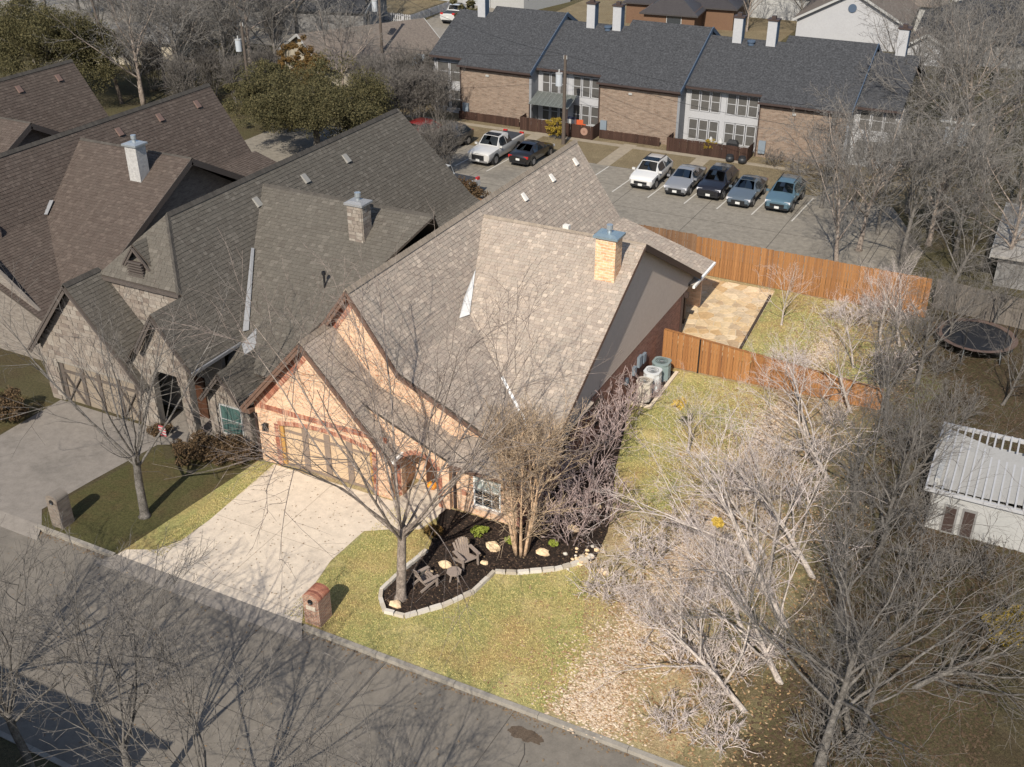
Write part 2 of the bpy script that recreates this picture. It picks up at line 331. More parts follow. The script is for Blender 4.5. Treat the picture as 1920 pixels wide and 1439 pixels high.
# ------------------------------------------------------------------ roofs
def shingles(name, pts, mat, parent, origin, ex=.19, wmin=.11, wmax=.34, lip=.022, seed=0):
    r = random.Random(seed); P = [Vector(p) for p in pts]
    n = (P[1]-P[0]).cross(P[2]-P[0]).normalized()
    if n.z < 0: n = -n
    z = Vector((0,0,1)); v = (z-n*n.z).normalized(); u = v.cross(n).normalized()
    o = P[0]; q = [((p-o).dot(u), (p-o).dot(v)) for p in P]
    def span(vv):
        xs = []
        for i in range(len(q)):
            a, b = q[i], q[(i+1) % len(q)]
            if abs(a[1]-b[1]) < 1e-9:
                if abs(a[1]-vv) < 1e-6: xs += [a[0], b[0]]
            elif min(a[1],b[1])-1e-9 <= vv <= max(a[1],b[1])+1e-9:
                t = (vv-a[1])/(b[1]-a[1]); xs.append(a[0]+(b[0]-a[0])*t)
        return (min(xs), max(xs)) if xs else None
    v0 = min(a[1] for a in q); v1 = max(a[1] for a in q); V = []; Fc = []; vv = v0
    ox = Vector(origin)
    def W(a, b, h): p = o+u*a+v*b+n*h-ox; return (p.x, p.y, p.z)
    while vv < v1-.02:
        vt = min(vv+ex, v1); lo, hi = span(vv+1e-5), span(vt-1e-5)
        if lo and hi:
            x = min(lo[0], hi[0])-r.random()*.2; X = max(lo[1], hi[1])
            while x < X:
                wd = r.uniform(wmin, wmax); a, b = x, x+wd; x = b
                la, lb = max(a, lo[0]), min(b, lo[1]); ta, tb = max(a, hi[0]), min(b, hi[1])
                if lb-la < .01 and tb-ta < .01: continue
                if lb < la: la = lb = (la+lb)/2 if lo[0] <= (la+lb)/2 <= lo[1] else (lo[0] if a < lo[0] else lo[1])
                if tb < ta: ta = tb = (hi[0] if a < hi[0] else hi[1])
                h = lip+r.uniform(-.006, .010); g_ = .004; dv = r.uniform(-.012, .012) if vv > v0+.01 else 0; k = len(V)
                V += [W(la+g_,vv+dv,h), W(lb-g_,vv+dv,h), W(tb-g_,vt+.01,.004), W(ta+g_,vt+.01,.004), W(la+g_,vv+dv,-.01), W(lb-g_,vv+dv,-.01)]
                Fc += [(k,k+1,k+2,k+3), (k+4,k+5,k+1,k)]
        vv += ex
    me = bpy.data.meshes.new(name); me.from_pydata(V, [], Fc); me.materials.append(mat); me.update()
    ob = bpy.data.objects.new(name, me); col.objects.link(ob); ob.parent = parent; ob['kind'] = 'stuff'; return ob
_rs = [0]
def roof(parent, pts, mat, thick=.11, ex=.19, tabs=True, name='roof', **kw):
    _rs[0] += 1; P = [Vector(p) for p in pts]; n = (P[1]-P[0]).cross(P[2]-P[0])
    if n.z < 0: P.reverse()
    b = MB(); k = len(P); d = Vector((0,0,-thick))
    b.add([*P, *[p+d for p in P]], [tuple(range(k)), tuple(range(k,2*k))[::-1]]+[(i, k+i, k+(i+1) % k, (i+1) % k) for i in range(k)])
    o = b.build(name, m_deck if tabs else mat, parent, uv=False)
    if tabs: shingles('shingles', [tuple(p) for p in P], mat, o, wloc(parent), ex, seed=_rs[0], **kw)
    return o
def caps(parent, a, b, mat, w=.16, n_=None):
    a, b = Vector(a), Vector(b); L = (b-a).length; n = int(L/.2); mb = MB(); d = (b-a)/n; s_ = d.cross(Vector((0,0,1))).normalized()
    for i in range(n):
        p, q = a+d*i, a+d*(i+1.06); r_ = (i % 3)*.004
        mb.add([p+s_*w-Vector((0,0,w*.85)), p+Vector((0,0,.05+r_)), p-s_*w-Vector((0,0,w*.85)), q+s_*w-Vector((0,0,w*.85)), q+Vector((0,0,.035+r_)), q-s_*w-Vector((0,0,w*.85))], [(0,3,4,1),(1,4,5,2),(0,1,2)])
    return mb.build('ridge_cap', mat, parent, uv=False)
def roof_vent(parent, p, n, v, mat, mat2, s=1.0):
    """box vent lying on a slope: p on the roof, n normal, v down-slope"""
    n, v = Vector(n).normalized(), Vector(v).normalized(); u = n.cross(v); b = MB(); c = Vector(p)
    def q(a, b_, h): return c+u*a+v*b_+n*h
    w, l, h = .19*s, .27*s, .14*s
    b.add([q(-w,-l,.02),q(w,-l,.02),q(w,l,.02),q(-w,l,.02),q(-w*.9,-l*.8,h*.6),q(w*.9,-l*.8,h*.6),q(w*.9,l,h),q(-w*.9,l,h)], [(4,5,6,7),(0,1,5,4),(1,2,6,5),(3,0,4,7)])
    o = b.build('roof_vent', mat, parent, uv=False)
    MB().add([q(-w*.85,l*.99,.02),q(w*.85,l*.99,.02),q(w*.85,l*.99,h*.92),q(-w*.85,l*.99,h*.92)], [(0,1,2,3)]).build('vent_opening', mat2, o if o.parent.parent is None else parent, uv=False)
    return o
def chimney(parent, x0, x1, y0, y1, z0, z1, mat, capmat, flue=True):
    c = MB().bx(x0,x1,y0,y1,z0,z1).build('chimney', mat, parent)
    MB().box(((x0+x1)/2,(y0+y1)/2,z1+.05),(x1-x0+.22,y1-y0+.22,.1)).box(((x0+x1)/2,(y0+y1)/2,z1+.14),(x1-x0+.2,y1-y0+.2,.08), taper=.6).build('chimney_cap', capmat, c, origin=wloc(parent), uv=False)
    if flue:
        f = MB().cyl(((x0+x1)/2,(y0+y1)/2,z1+.16), .1, .22, 12).cyl(((x0+x1)/2,(y0+y1)/2,z1+.34), .15, .2, 12)
        f.build('flue', m_metal, c, smooth=False, origin=wloc(parent), uv=False)
    return c
def window(parent, axis, pos, a0, a1, z0, z1, cols=2, rows=2, fm=None, gm=None, out=-1, fw=.06, blind=0.0, name='window', mw=.025):
    """framed window on a wall plane; out = side it faces"""
    fm = fm or m_white; gm = gm or m_glass; og = wloc(parent)
    def bar(b, p0, p1, q0, q1, d0, d1):
        lo, hi = pos+out*d0, pos+out*d1
        if axis == 'y': b.bx(p0,p1,min(lo,hi),max(lo,hi),q0,q1)
        else: b.bx(min(lo,hi),max(lo,hi),p0,p1,q0,q1)
    f = MB()
    for (p0,p1,q0,q1) in ((a0,a1,z1-fw,z1),(a0,a1,z0,z0+fw),(a0,a0+fw,z0+fw,z1-fw),(a1-fw,a1,z0+fw,z1-fw)): bar(f,p0,p1,q0,q1,0,.05)
    fo = f.build(name, fm, parent, uv=False)
    g_ = MB(); bar(g_, a0+fw,a1-fw,z0+fw,z1-fw,.0,.012); g_.build('pane', gm, fo, origin=og, uv=False)
    m = MB()
    for i in range(1, cols): x = a0+(a1-a0)*i/cols; bar(m,x-mw/2,x+mw/2,z0+fw,z1-fw,.012,.03)
    for i in range(1, rows): z = z0+(z1-z0)*i/rows; bar(m,a0+fw,a1-fw,z-mw/2,z+mw/2,.012,.034)
    if m.v: m.build('muntin', fm, fo, origin=og, uv=False)
    if blind: b = MB(); bar(b,a0+fw,a1-fw,z1-fw-blind*(z1-z0),z1-fw,.012,.018); b.build('blind', m_blind, fo, origin=og, uv=False)
    return fo
# ------------------------------------------------------------------ the brick house
def flare_roofs(h, dx, dy, mat, cap, front=33.05, lower=True, ve=None, zs=0.0):
    """main gable along Y with a kicked right slope and a cross gable to the right; returns the visible steep slope"""
    def T(pts): return [(x+dx, y+dy, z+zs) for x, y, z in pts]
    r1 = roof(h, T([(-24.2,front,8.6),(-21.9,front,5.33),(-21.9,44.2,5.33),(-24.2,44.2,8.6)]), mat)
    r2 = roof(h, T([(-24.2,44.2,8.6),(-21.2,44.2,4.335),(-21.2,56.0,4.335),(-24.2,56.0,8.6)]), mat)
    if lower: roof(h, T([(-21.9,front,5.33),(-15.6,front,2.45),(-15.6,39.0,2.45),(-21.9,39.3,5.33)]), mat)
    roof(h, T([(-21.2,46.5,4.335),(-16.3,46.5,2.861),(-16.3,56.35,2.861),(-21.2,56.35,4.335)]), mat)
    roof(h, T([(-16.3,52.6,2.861),(-15.6,52.6,2.65),(-15.6,56.35,2.65),(-16.3,56.35,2.861)]), mat)
    roof(h, T([(-24.2,front,8.6),(-28.85,front,2.35),(-28.85,56.0,2.35),(-24.2,56.0,8.6)]), mat, tabs=False)
    cf = roof(h, T([(-23.85,44.2,8.1),(-21.9,39.16,5.33),(-15.6,33.9,2.445),(-15.45,33.9,2.445),(-15.45,44.2,8.1)]), mat)
    roof(h, T([(-23.85,44.2,8.1),(-20.6,53.6,2.93),(-15.45,53.6,2.93),(-15.45,44.2,8.1)]), mat, tabs=False)
    caps(r1, *T([(-24.2,front,8.62),(-24.2,56.0,8.62)]), cap); caps(cf, *T([(-23.8,44.2,8.12),(-15.45,44.2,8.12)]), cap)
    return r1, r2, cf
HO = (-22.0, 40.0, 0)
H = empty('brick_house', HO, 'tan brick house with weathered tan shingle roof and brick chimney beside the driveway', 'house')
r1, r2, cf = flare_roofs(H, 0, 0, m_sh_hero, m_cap)
nst = Vector((3.27,0,2.3)).normalized(); vdn = Vector((2.3,0,-3.27)).normalized()
m_ventw = plain('pale vent metal', (.62,.58,.52), .5, .4)
for (px, py) in ((965,368),(1015,332),(1060,302)):
    q = G(px, py, 7.75); 
    roof_vent(r2 if q.y > 44.2 else r1, (-23.62, q.y, 7.78), nst, vdn, m_ventw, m_black, .82)
def pipe(parent, p, h=.45, r=.05):
    return MB().tube([p,(p[0],p[1],p[2]+h)], r, 8).tube([(p[0],p[1],p[2]+h-.1),(p[0],p[1],p[2]+h)], r*1.6, 8).build('vent_pipe', m_metal, parent, origin=HO if parent.parent is H else None, uv=False)
q = G(1043,402,7.6)
MB().box((-19.6,44.6,8.1),(.3,.25,.22)).build('roof_vent', m_ventw, cf, origin=HO, uv=False)
pipe(r2, (-22.6,46.5,6.3), .7)
# valley metal
MB().add([(-22.75,41.35,6.60),(-21.86,39.10,5.40),(-21.98,38.35,5.52),(-22.3,39.4,6.02)], [(0,2,1),(0,3,2)]).build('valley_flashing', m_white, cf, origin=HO, uv=False)
def vpt(x): y = 39.16-(39.16-33.9)*(x+21.9)/6.3; return Vector((x, y, 5.33-.457*(x+21.9)+.035))
MB().beam(vpt(-19.0), vpt(-16.7), .13, .02).build('valley_flashing', m_white, cf, origin=HO, uv=False)
# garage gable roof
rg1 = roof(H, [(-25.4,31.25,6.75),(-23.1,31.25,4.22),(-23.1,33.5,4.22),(-25.4,33.5,6.75)], m_sh_hero)
roof(H, [(-23.1,31.25,4.22),(-21.3,31.25,2.24),(-21.3,32.05,2.24),(-23.1,32.05,4.22)], m_sh_hero)
roof(H, [(-23.1,31.95,4.22),(-18.75,31.95,2.40),(-18.75,33.5,2.40),(-23.1,33.5,4.22)], m_sh_hero)
roof(H, [(-25.4,31.25,6.75),(-28.9,31.25,2.9),(-28.9,33.5,2.9),(-25.4,33.5,6.75)], m_sh_hero)
roof(H, [(-18.95,31.8,2.46),(-16.0,31.8,2.46),(-16.0,33.45,3.0),(-18.95,33.45,3.0)], m_sh_hero)
caps(rg1, (-25.4,31.25,6.77), (-25.4,33.4,6.77), m_cap)
# walls
def arch(x0, x1, zs, zt, n=10):
    c = (x0+x1)/2; hw = (x1-x0)/2; rise = zt-zs; r_ = (hw*hw+rise*rise)/(2*rise); a = math.asin(hw/r_)
    return [(c-r_*math.sin(a-2*a*i/n), zs+r_*(math.cos(a-2*a*i/n)-math.cos(a))) for i in range(n+1)]
wl = MB()
da = arch(-27.3,-22.5,2.12,2.42)
wl.prism([(-28.52,0),(-27.3,0)]+da+[(-22.5,0),(-21.6,0),(-21.6,2.45),(-25.4,6.6),(-28.52,3.15)], 'y', 31.6, 31.85)
wl.bx(-28.5,-28.25,31.85,33.4,0,3.0); wl.bx(-21.85,-21.62,31.85,33.4,0,2.4)
wl.prism([(-28.5,2.75),(-28.5,0),(-16.0,0),(-16.0,2.5),(-21.9,5.2),(-24.2,8.45)], 'y', 33.4, 33.65)
ea = arch(-21.35,-19.6,1.75,2.3)
wl.prism([(-21.62,0),(-21.35,0)]+ea+[(-19.6,0),(-19.05,0),(-19.05,2.36),(-23.1,4.08),(-23.1,4.0),(-21.62,2.4)], 'y', 32.05, 32.35)
wl.bx(-19.05,-18.82,32.3,33.4,0,2.35)
wl.prism([(-18.8,0),(-16.05,0),(-16.05,2.42),(-18.8,2.42)], 'y', 32.25, 32.5)
MB().bx(-16.05,-15.85,32.27,51.8,0,2.5).build('wall', m_brick_shade, H); wl.bx(-28.5,-16.0,55.6,55.8,0,2.4); wl.bx(-28.5,-28.3,33.65,55.6,0,2.3); wl.bx(-18.6,-16.05,51.6,51.8,0,2.6)
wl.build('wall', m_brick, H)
# soldier courses standing proud of the brick face
def band(p0, p1, w, y, parent=H, mat=m_soldier, side=1):
    (x0,z0),(x1,z1) = p0, p1; d = Vector((x1-x0,0,z1-z0)).normalized(); n = Vector((-d.z,0,d.x))*side*w; L = math.hypot(x1-x0,z1-z0); k = max(1,int(L/.082)); b = MB()
    for i in range(k):
        a = Vector((x0,0,z0))+d*(L*i/k+.006); c = Vector((x0,0,z0))+d*(L*(i+1)/k-.006); q = .004*(i*7 % 3)
        b.add([(p.x,yy,p.z) for yy in (y-.025-q,y+.02) for p in (a,c,c+n,a+n)], [(0,1,2,3),(0,4,5,1),(1,5,6,2),(2,6,7,3),(3,7,4,0)])
    o = b.build('soldier_course', mat, parent, uv=False); o['kind'] = 'stuff'; return o
m_red = M('red brick', [(.22,.085,.06),(.30,.125,.08),(.38,.18,.12),(.45,.27,.19)], 3, .9, .1, fine=.2, src='island')
band((-28.35,3.17),(-25.4,6.42),.42,31.6,mat=m_red,side=-1); band((-25.4,6.42),(-21.75,2.43),.22,31.6,mat=m_red,side=-1)
band((-28.5,2.78),(-21.7,2.78),.24,31.6,mat=m_red)
for i in range(10): band(da[i],da[i+1],.2,31.6,mat=m_red)
for s_ in (-27.42,-22.38): 
    b = MB()
    for i in range(27): b.bx(s_-.1,s_+.1,31.575,31.62,i*.08+.005,i*.08+.075)
    b.build('jamb_brick', m_red, H, uv=False)
band((-26.2,5.72),(-24.2,8.28),.42,33.4,mat=m_red,side=-1); band((-24.2,8.28),(-21.9,5.05),.25,33.4,mat=m_red,side=-1); band((-21.9,5.05),(-17.0,2.8),.25,33.4,mat=m_red,side=-1)
for i in range(10): band(ea[i],ea[i+1],.2,32.05,mat=m_red)
for s_ in (-21.48,-19.48):
    b = MB()
    for i in range(21): b.bx(s_-.09,s_+.09,32.03,32.07,i*.08+.005,i*.08+.075)
    b.build('jamb_brick', m_red, H, uv=False)
# rake boards and soffits
def rake(a, b, mat=m_fascia, h=.26, parent=H, w=.05, drop=.2):
    a, b = Vector(a)-Vector((0,0,drop)), Vector(b)-Vector((0,0,drop)); m = MB().beam(a,b,w,h); m.beam(a+Vector((0,-.04,h*.36)),b+Vector((0,-.04,h*.36)),.05,h*.35); return m.build('rake_board', mat, parent, uv=False)
rake((-28.9,31.24,2.9),(-25.4,31.24,6.75)); rake((-25.4,31.24,6.75),(-21.3,31.24,2.24),h=.2)
rake((-26.4,33.04,5.65),(-24.2,33.04,8.6)); rake((-24.2,33.04,8.6),(-21.9,33.04,5.33),h=.2); rake((-21.9,33.04,5.33),(-16.5,33.04,2.86),h=.2)
MB().bx(-28.95,-28.5,31.24,31.6,2.55,2.75).build('eave_return', m_fascia, H, uv=False)
# gutters, downspouts
MB().bx(-18.95,-16.0,31.70,31.80,2.34,2.46).build('gutter', m_fascia, H, uv=False)
MB().bx(-15.6,-15.48,52.6,56.35,2.50,2.64).build('gutter', m_white, H, uv=False)
MB().bx(-21.3,-21.2,31.25,32.05,2.10,2.24).build('gutter', m_white, H, uv=False)
for x, y in ((-18.9,32.22),(-28.45,31.55),(-15.78,51.6)): MB().bx(x-.05,x+.05,y-.05,y+.05,.05,2.45).build('downspout', m_darktrim, H, uv=False)
# garage door : panels between dark trim boards
gd = MB().bx(-27.3,-22.5,31.80,31.86,0,2.42).build('garage_door', M('cream door paint', [(.45,.325,.21),(.49,.36,.235)], 1, .6, .3, fine=.06, bmp=.05), H, uv=False)
m_trim = M('grey brown trim board', [(.19,.145,.115),(.215,.165,.13)], 2, .7, .2, fine=.12, bmp=.08)
for x in (-26.05,-24.9,-23.75): MB().bx(x-.15,x+.15,31.765,31.798,.1,2.2).build('trim_board', m_trim, gd, origin=HO, uv=False)
MB().bx(-27.1,-22.7,31.76,31.796,.02,.14).build('trim_board', m_trim, gd, origin=HO, uv=False)
for x0, x1 in ((-27.08,-26.2),(-25.9,-25.05),(-24.75,-23.9),(-23.6,-22.72)): MB().bx(x0,x1,31.775,31.797,1.75,1.88).build('trim_board', m_trim, gd, origin=HO, uv=False)
m_timber = M('golden timber', [(.36,.20,.06),(.42,.25,.08)], 3, .6, .3)
for x in (-27.22,-22.58): MB().bx(x-.08,x+.08,31.70,31.80,0,2.16).build('door_jamb', m_timber, gd, origin=HO, uv=False)
for x0, x1 in ((-27.1,-26.22),(-25.88,-25.07),(-24.73,-23.92),(-23.58,-22.7)):
    for z0, z1 in ((.18,.95),(.98,1.73)):
        MB().bx(x0,x1,31.785,31.80,z0,z1).build('panel', gd.data.materials[0], gd, origin=HO, uv=False)
la = MB().cyl((-27.95,31.5,1.72),.07,.08,8).box((-27.95,31.48,1.9),(.2,.2,.28),taper=.8).box((-27.95,31.48,2.08),(.26,.26,.06),taper=.3).box((-27.95,31.56,2.0),(.06,.1,.06)); la.build('wall_lantern', m_black, H, uv=False)
# front window, bay
wf = window(H,'y',32.25,-18.0,-16.75,.5,2.25,3,4,m_white,m_glass,-1,.07,blind=.52)
MB().bx(-18.1,-16.65,32.15,32.25,.4,.5).build('sill', m_soldier, H, uv=False)
MB().box((-18.45,32.2,1.0),(.2,.06,.25)).build('electrical_box', m_red, H, uv=False)
# entry
MB().bx(-20.95,-19.95,33.33,33.42,.02,2.1).build('door', M('dark wood door', [(.05,.022,.012),(.075,.033,.018)], 3, .5, .4), H, uv=False)
b = MB()
for i in range(30):
    t = i*2*math.pi/30; b.box((-20.45+.26*math.cos(t),33.28,1.5+.26*math.sin(t)),(.1,.07,.1),rz=t)
b.build('wreath', M('red wreath', [(.45,.01,.03),(.5,.03,.08),(.35,.0,.02)], 9, .7, .2, src='island'), H, uv=False)
# right side : lap siding gable, small windows, meters
sb = MB(); z = 2.5
while z < 7.95:
    y0 = 44.2-(8.05-z)/.55; y1 = 44.2+(8.05-z)/.55; y1 = min(y1, 53.4); z1 = z+.16; t0 = 44.2-max(0,8.05-z1)/.55; t1 = min(44.2+max(0,8.05-z1)/.55, 53.4)
    sb.add([(-15.83,y0,z),(-15.83,y1,z),(-15.86,t1,z1),(-15.86,t0,z1),(-15.9,y0,z),(-15.9,y1,z)], [(0,1,2,3),(0,4,5,1)]); z += .155
sb.build('siding', m_siding, H, uv=False)
MB().prism([(33.95,2.5),(53.4,2.5),(53.4,2.85),(44.2,8.0)], 'x', -16.05, -15.9).build('gable_wall', m_siding, H, uv=False)
MB().beam((-15.47,33.95,2.37),(-15.47,44.2,8.0),.05,.2).build('rake_board', m_fascia, H, uv=False)
MB().beam((-15.47,44.2,7.98),(-15.47,53.6,2.82),.06,.3).build('rake_board', m_darktrim, H, uv=False)
MB().bx(-18.6,-15.6,51.9,52.1,2.2,2.5).bx(-16.4,-16.1,52.1,56.0,2.2,2.5).bx(-18.6,-16.4,55.8,56.0,2.2,2.5).build('porch_beam', m_darktrim, H, uv=False)
for y in (53.3, 55.9): MB().bx(-16.38,-16.12,y-.13,y+.13,0,2.2).box((-16.25,y,.1),(.36,.36,.2)).build('porch_post', m_darktrim, H, uv=False)
for y0, y1, z0, z1 in ((39.7,40.5,.7,2.1),(36.0,36.9,.7,2.1)): window(H,'x',-15.85,y0,y1,z0,z1,1,2,m_darktrim,m_glass,1)
m_meter = plain('meter grey', (.16,.19,.22), .5, .4)
for y, z, s_ in ((44.6,1.3,.3),(45.3,1.5,.4),(45.9,1.4,.35),(43.6,1.2,.22)): MB().box((-15.78,y,z),(.14,s_,s_*1.4)).build('meter_box', m_meter, H, uv=False)
chimney(H, -17.05,-16.1,42.05,42.85,6.3,8.95, brick_mat('chimney brick', (.66,.42,.24), (.52,.28,.15), (.58,.47,.36), .3,.13,.014,tint=(.72,.52,.34)), m_blue_metal)
# front door mat thing on porch : pumpkin
pk = MB()
for k in range(10):
    t = 2*math.pi*k/10; pk.lump((-20.5+.1*math.cos(t),33.05+.1*math.sin(t),.2),(.26,.26,.36),k,8,6,.02)
p_ = empty('pumpkin', (-20.5,33.05,.016), 'large orange pumpkin on the porch floor below the arched entry', 'pumpkin')
pk.build('rind', M('pumpkin rind', [(.75,.26,.02),(.85,.33,.03)], 4, .6, .3), p_, smooth=True, uv=False); MB().cyl((-20.5,33.05,.36),.03,.1,6).build('stem', plain('stem',(.08,.07,.02),.8), p_, uv=False)

# ------------------------------------------------------------------ the stone house next door
NO = (-35.0, 40.0, 0)
N = empty('stone_house', NO, 'pale stone house with weathered grey shingle roof next to the brick house', 'house')
s1 = m_sh_n1
SL = 1.30
def zr(x): return 9.2-SL*(x+35.5)
ra = roof(N, [(-35.5,35.3,9.2),(-33.45,33.2,zr(-33.45)),(-31.45,33.2,zr(-31.45)),(-31.45,51.9,zr(-31.45)),(-35.5,51.9,9.2)], s1)
roof(N, [(-33.3,31.15,zr(-33.3)),(-31.45,31.15,zr(-31.45)),(-31.45,33.2,zr(-31.45)),(-33.3,33.2,zr(-33.3))], s1)
roof(N, [(-33.3,31.15,zr(-33.3)),(-35.6,31.15,3.2),(-35.6,33.4,3.2),(-33.3,33.4,zr(-33.3))], s1)
hp = roof(N, [(-35.5,35.3,9.2),(-38.25,33.15,6.5),(-33.42,33.15,6.5)], s1)
roof(N, [(-35.5,35.3,9.2),(-38.25,33.15,6.5),(-40.8,33.15,3.0),(-40.8,51.9,3.0),(-35.5,51.9,9.2)], s1, tabs=False)
roof(N, [(-31.45,37.0,zr(-31.45)),(-26.9,43.5,1.5),(-26.9,56.5,1.5),(-33.0,56.5,3.6),(-31.45,51.9,zr(-31.45))], s1, tabs=False) if False else None
roof(N, [(-34.5,51.9,7.9),(-31.45,47.0,zr(-31.45)),(-31.45,56.6,2.9),(-33.6,56.6,4.4)], s1) if False else None
# rear slope running down to the back fence
roof(N, [(-31.45,40.5,zr(-31.45)),(-28.9,40.5,2.75),(-28.9,56.8,2.75),(-31.45,56.8,zr(-31.45))], s1)
roof(N, [(-35.5,51.9,9.2),(-31.45,51.9,zr(-31.45)),(-31.45,56.8,zr(-31.45)),(-35.5,55.2,9.2)], s1)
# cross gable
def zc(y): return 8.7-.6687*(41.7-y)
c1 = roof(N, [(-35.1,41.7,8.7),(-31.45,33.4,zc(33.4)),(-29.0,33.4,zc(33.4)),(-28.3,35.4,zc(35.4)),(-25.1,41.7,8.7)], s1)
roof(N, [(-35.1,41.7,8.7),(-25.1,41.7,8.7),(-29.0,49.5,3.4),(-32,50.0,3.1)], s1, tabs=False)
caps(c1, (-35.0,41.7,8.72), (-25.1,41.7,8.72), m_cap_n); caps(ra, (-35.5,35.3,9.22), (-35.5,55.0,9.22), m_cap_n); caps(hp,(-33.42,33.15,6.52),(-35.5,35.3,9.22),m_cap_n,.12)
vv_ = Vector((1,0,-SL)).normalized(); nn_ = Vector((SL,0,1)).normalized()
for y in (40.6,44.6,48.4): roof_vent(ra, (-34.7,y,zr(-34.7)), nn_, vv_, plain('grey vent metal',(.22,.21,.19),.5,.4) if y == 40.6 else bpy.data.materials['grey vent metal'], m_black)
m_dull = M('dull valley metal', [(.22,.22,.22),(.29,.29,.295)], 2, .55, .4, .3, fine=.2)
MB().add([(-31.3,35.0,4.32),(-31.5,34.8,4.30),(-33.5,38.4,6.76),(-33.4,38.5,6.72)], [(0,1,2,3)]).build('valley_flashing', m_dull, N, uv=False)
MB().add([(-31.3,34.4,3.86),(-30.4,33.6,3.3),(-30.6,34.6,4.0),(-31.0,35.2,4.4)], [(0,1,2,3)]).build('valley_flashing', m_dull, N, uv=False)
# garage gable
gr = roof(N, [(-38.3,31.1,6.75),(-34.5,31.1,2.3),(-34.5,33.3,2.3),(-38.3,33.3,6.75)], s1)
roof(N, [(-38.3,31.1,6.75),(-41.6,31.1,2.85),(-41.6,33.3,2.85),(-38.3,33.3,6.75)], s1)
caps(gr, (-38.3,31.1,6.77), (-38.3,33.2,6.77), m_cap_n)
# little gable over the window
sg = roof(N, [(-30.5,31.7,3.85),(-29.2,31.7,2.3),(-29.2,33.9,2.3),(-30.5,34.4,3.85)], s1); roof(N, [(-30.5,31.7,3.85),(-31.7,31.7,2.4),(-31.7,33.9,2.4),(-30.5,34.4,3.85)], s1)
# dormer on the hip face
dm = roof(N, [(-36.2,33.55,8.2),(-35.4,33.7,7.2),(-35.4,34.9,7.2),(-36.2,35.0,8.2)], s1); roof(N, [(-36.2,33.55,8.2),(-37.0,33.7,7.2),(-37.0,34.3,7.2),(-36.2,35.0,8.2)], s1)
m_louv = M('brown louvre', [(.075,.062,.055),(.09,.075,.065)], 2, .7, .2)
lv = MB()
for i in range(9): lv.box((-36.05,33.35,6.35+i*.13),(.95-.05*max(0,i-5),.12,.05))
lv.build('dormer_louvre', m_louv, N, uv=False); MB().bx(-36.45,-35.65,33.42,33.6,6.2,7.35).build('dormer_wall', m_darktrim, N, uv=False)
rake((-37.0,33.56,7.2),(-36.2,33.5,8.2),m_louv,.2,N); rake((-36.2,33.5,8.2),(-35.4,33.56,7.2),m_louv,.15,N)
# walls
m_stoneback = M('lime mortar', [(.20,.18,.155),(.235,.21,.18)], 3, .95, .1)
m_stone = M('pale limestone', [(.235,.20,.165),(.19,.16,.135),(.27,.24,.205),(.155,.125,.105),(.25,.215,.18)], 3, .92, .12, fine=.25, fs=9, bmp=.4, src='object')
m_stone_i = M('pale rubble stone', [(.235,.20,.165),(.19,.16,.135),(.27,.24,.205),(.155,.125,.105),(.25,.215,.18)], 3, .92, .12, fine=.25, fs=9, bmp=.4, src='island')
nw = MB()
gw = [(-41.2,0),(-34.9,0),(-34.9,2.75),(-38.3,6.6),(-41.2,3.2)]
nw.prism([(-41.2,0),(-40.35,0),(-40.35,2.15),(-35.3,2.15),(-35.3,0),(-34.9,0),(-34.9,2.65),(-38.3,6.55),(-41.2,3.1)], 'y', 31.5, 31.75)
wlo = nw.build('wall', m_stoneback, N)
m2 = MB(); m2.prism([(-38.2,6.42),(-38.2,0),(-31.7,0),(-31.7,3.9),(-33.4,6.42)], 'y', 33.35, 33.6)
ent = arch(-34.3,-32.55,2.7,3.4)
m2.prism([(-35.3,0),(-34.3,0)]+ent+[(-32.55,0),(-32.1,0),(-32.1,4.75),(-33.3,6.25),(-35.3,3.7)], 'y', 31.55, 31.9)
m2.prism([(-31.6,0),(-29.3,0),(-29.3,2.35),(-30.5,3.72),(-31.6,2.45)], 'y', 32.1, 32.35)
m2.bx(-29.5,-29.3,32.35,52,0,2.7); m2.bx(-41.2,-41,31.75,52,0,2.9); m2.bx(-41.2,-29.3,51.6,51.8,0,2.7)
m2.build('wall', m_stoneback, N)
def inside(poly, x, z):
    c = False; j = len(poly)-1
    for i in range(len(poly)):
        if (poly[i][1] > z) != (poly[j][1] > z) and x < (poly[j][0]-poly[i][0])*(z-poly[i][1])/(poly[j][1]-poly[i][1])+poly[i][0]: c = not c
        j = i
    return c
def lay_stones(poly, y, rh, wmin, wmax, seed, holes=(), emit=None):
    r = random.Random(seed); x0 = min(p[0] for p in poly); x1 = max(p[0] for p in poly); z = min(p[1] for p in poly); zt = max(p[1] for p in poly)
    while z < zt:
        h = rh*r.choice((.8,1,1,1.25)); x = x0-r.random()*wmax
        while x < x1:
            wd = r.uniform(wmin,wmax); a, b = x, x+wd; x = b; zc = z+h/2
            def ok(px, pz): return inside(poly, px, pz) and not any(q[0] < px < q[1] and q[2] < pz < q[3] for q in holes)
            if not ok((a+b)/2, zc): continue
            for _ in range(8):
                if ok(a+.02, z+.03) and ok(a+.02, z+h-.03): break
                a += wd*.07
            for _ in range(8):
                if ok(b-.02, z+.03) and ok(b-.02, z+h-.03): break
                b -= wd*.07
            if b-a > .07: emit((a+b)/2, zc, b-a-.018, h-.018, r.uniform(.03,.06))
        z += h
su = unit('stone', m_stone)
lay_stones(gw, 31.5, .24, .28, .6, 5, [(-40.35,-35.3,-.1,2.2)], lambda x, z, w_, h_, d: piece('stone', su, wlo, (x-NO[0], 31.5-NO[1], z), (w_, d*2, h_)))
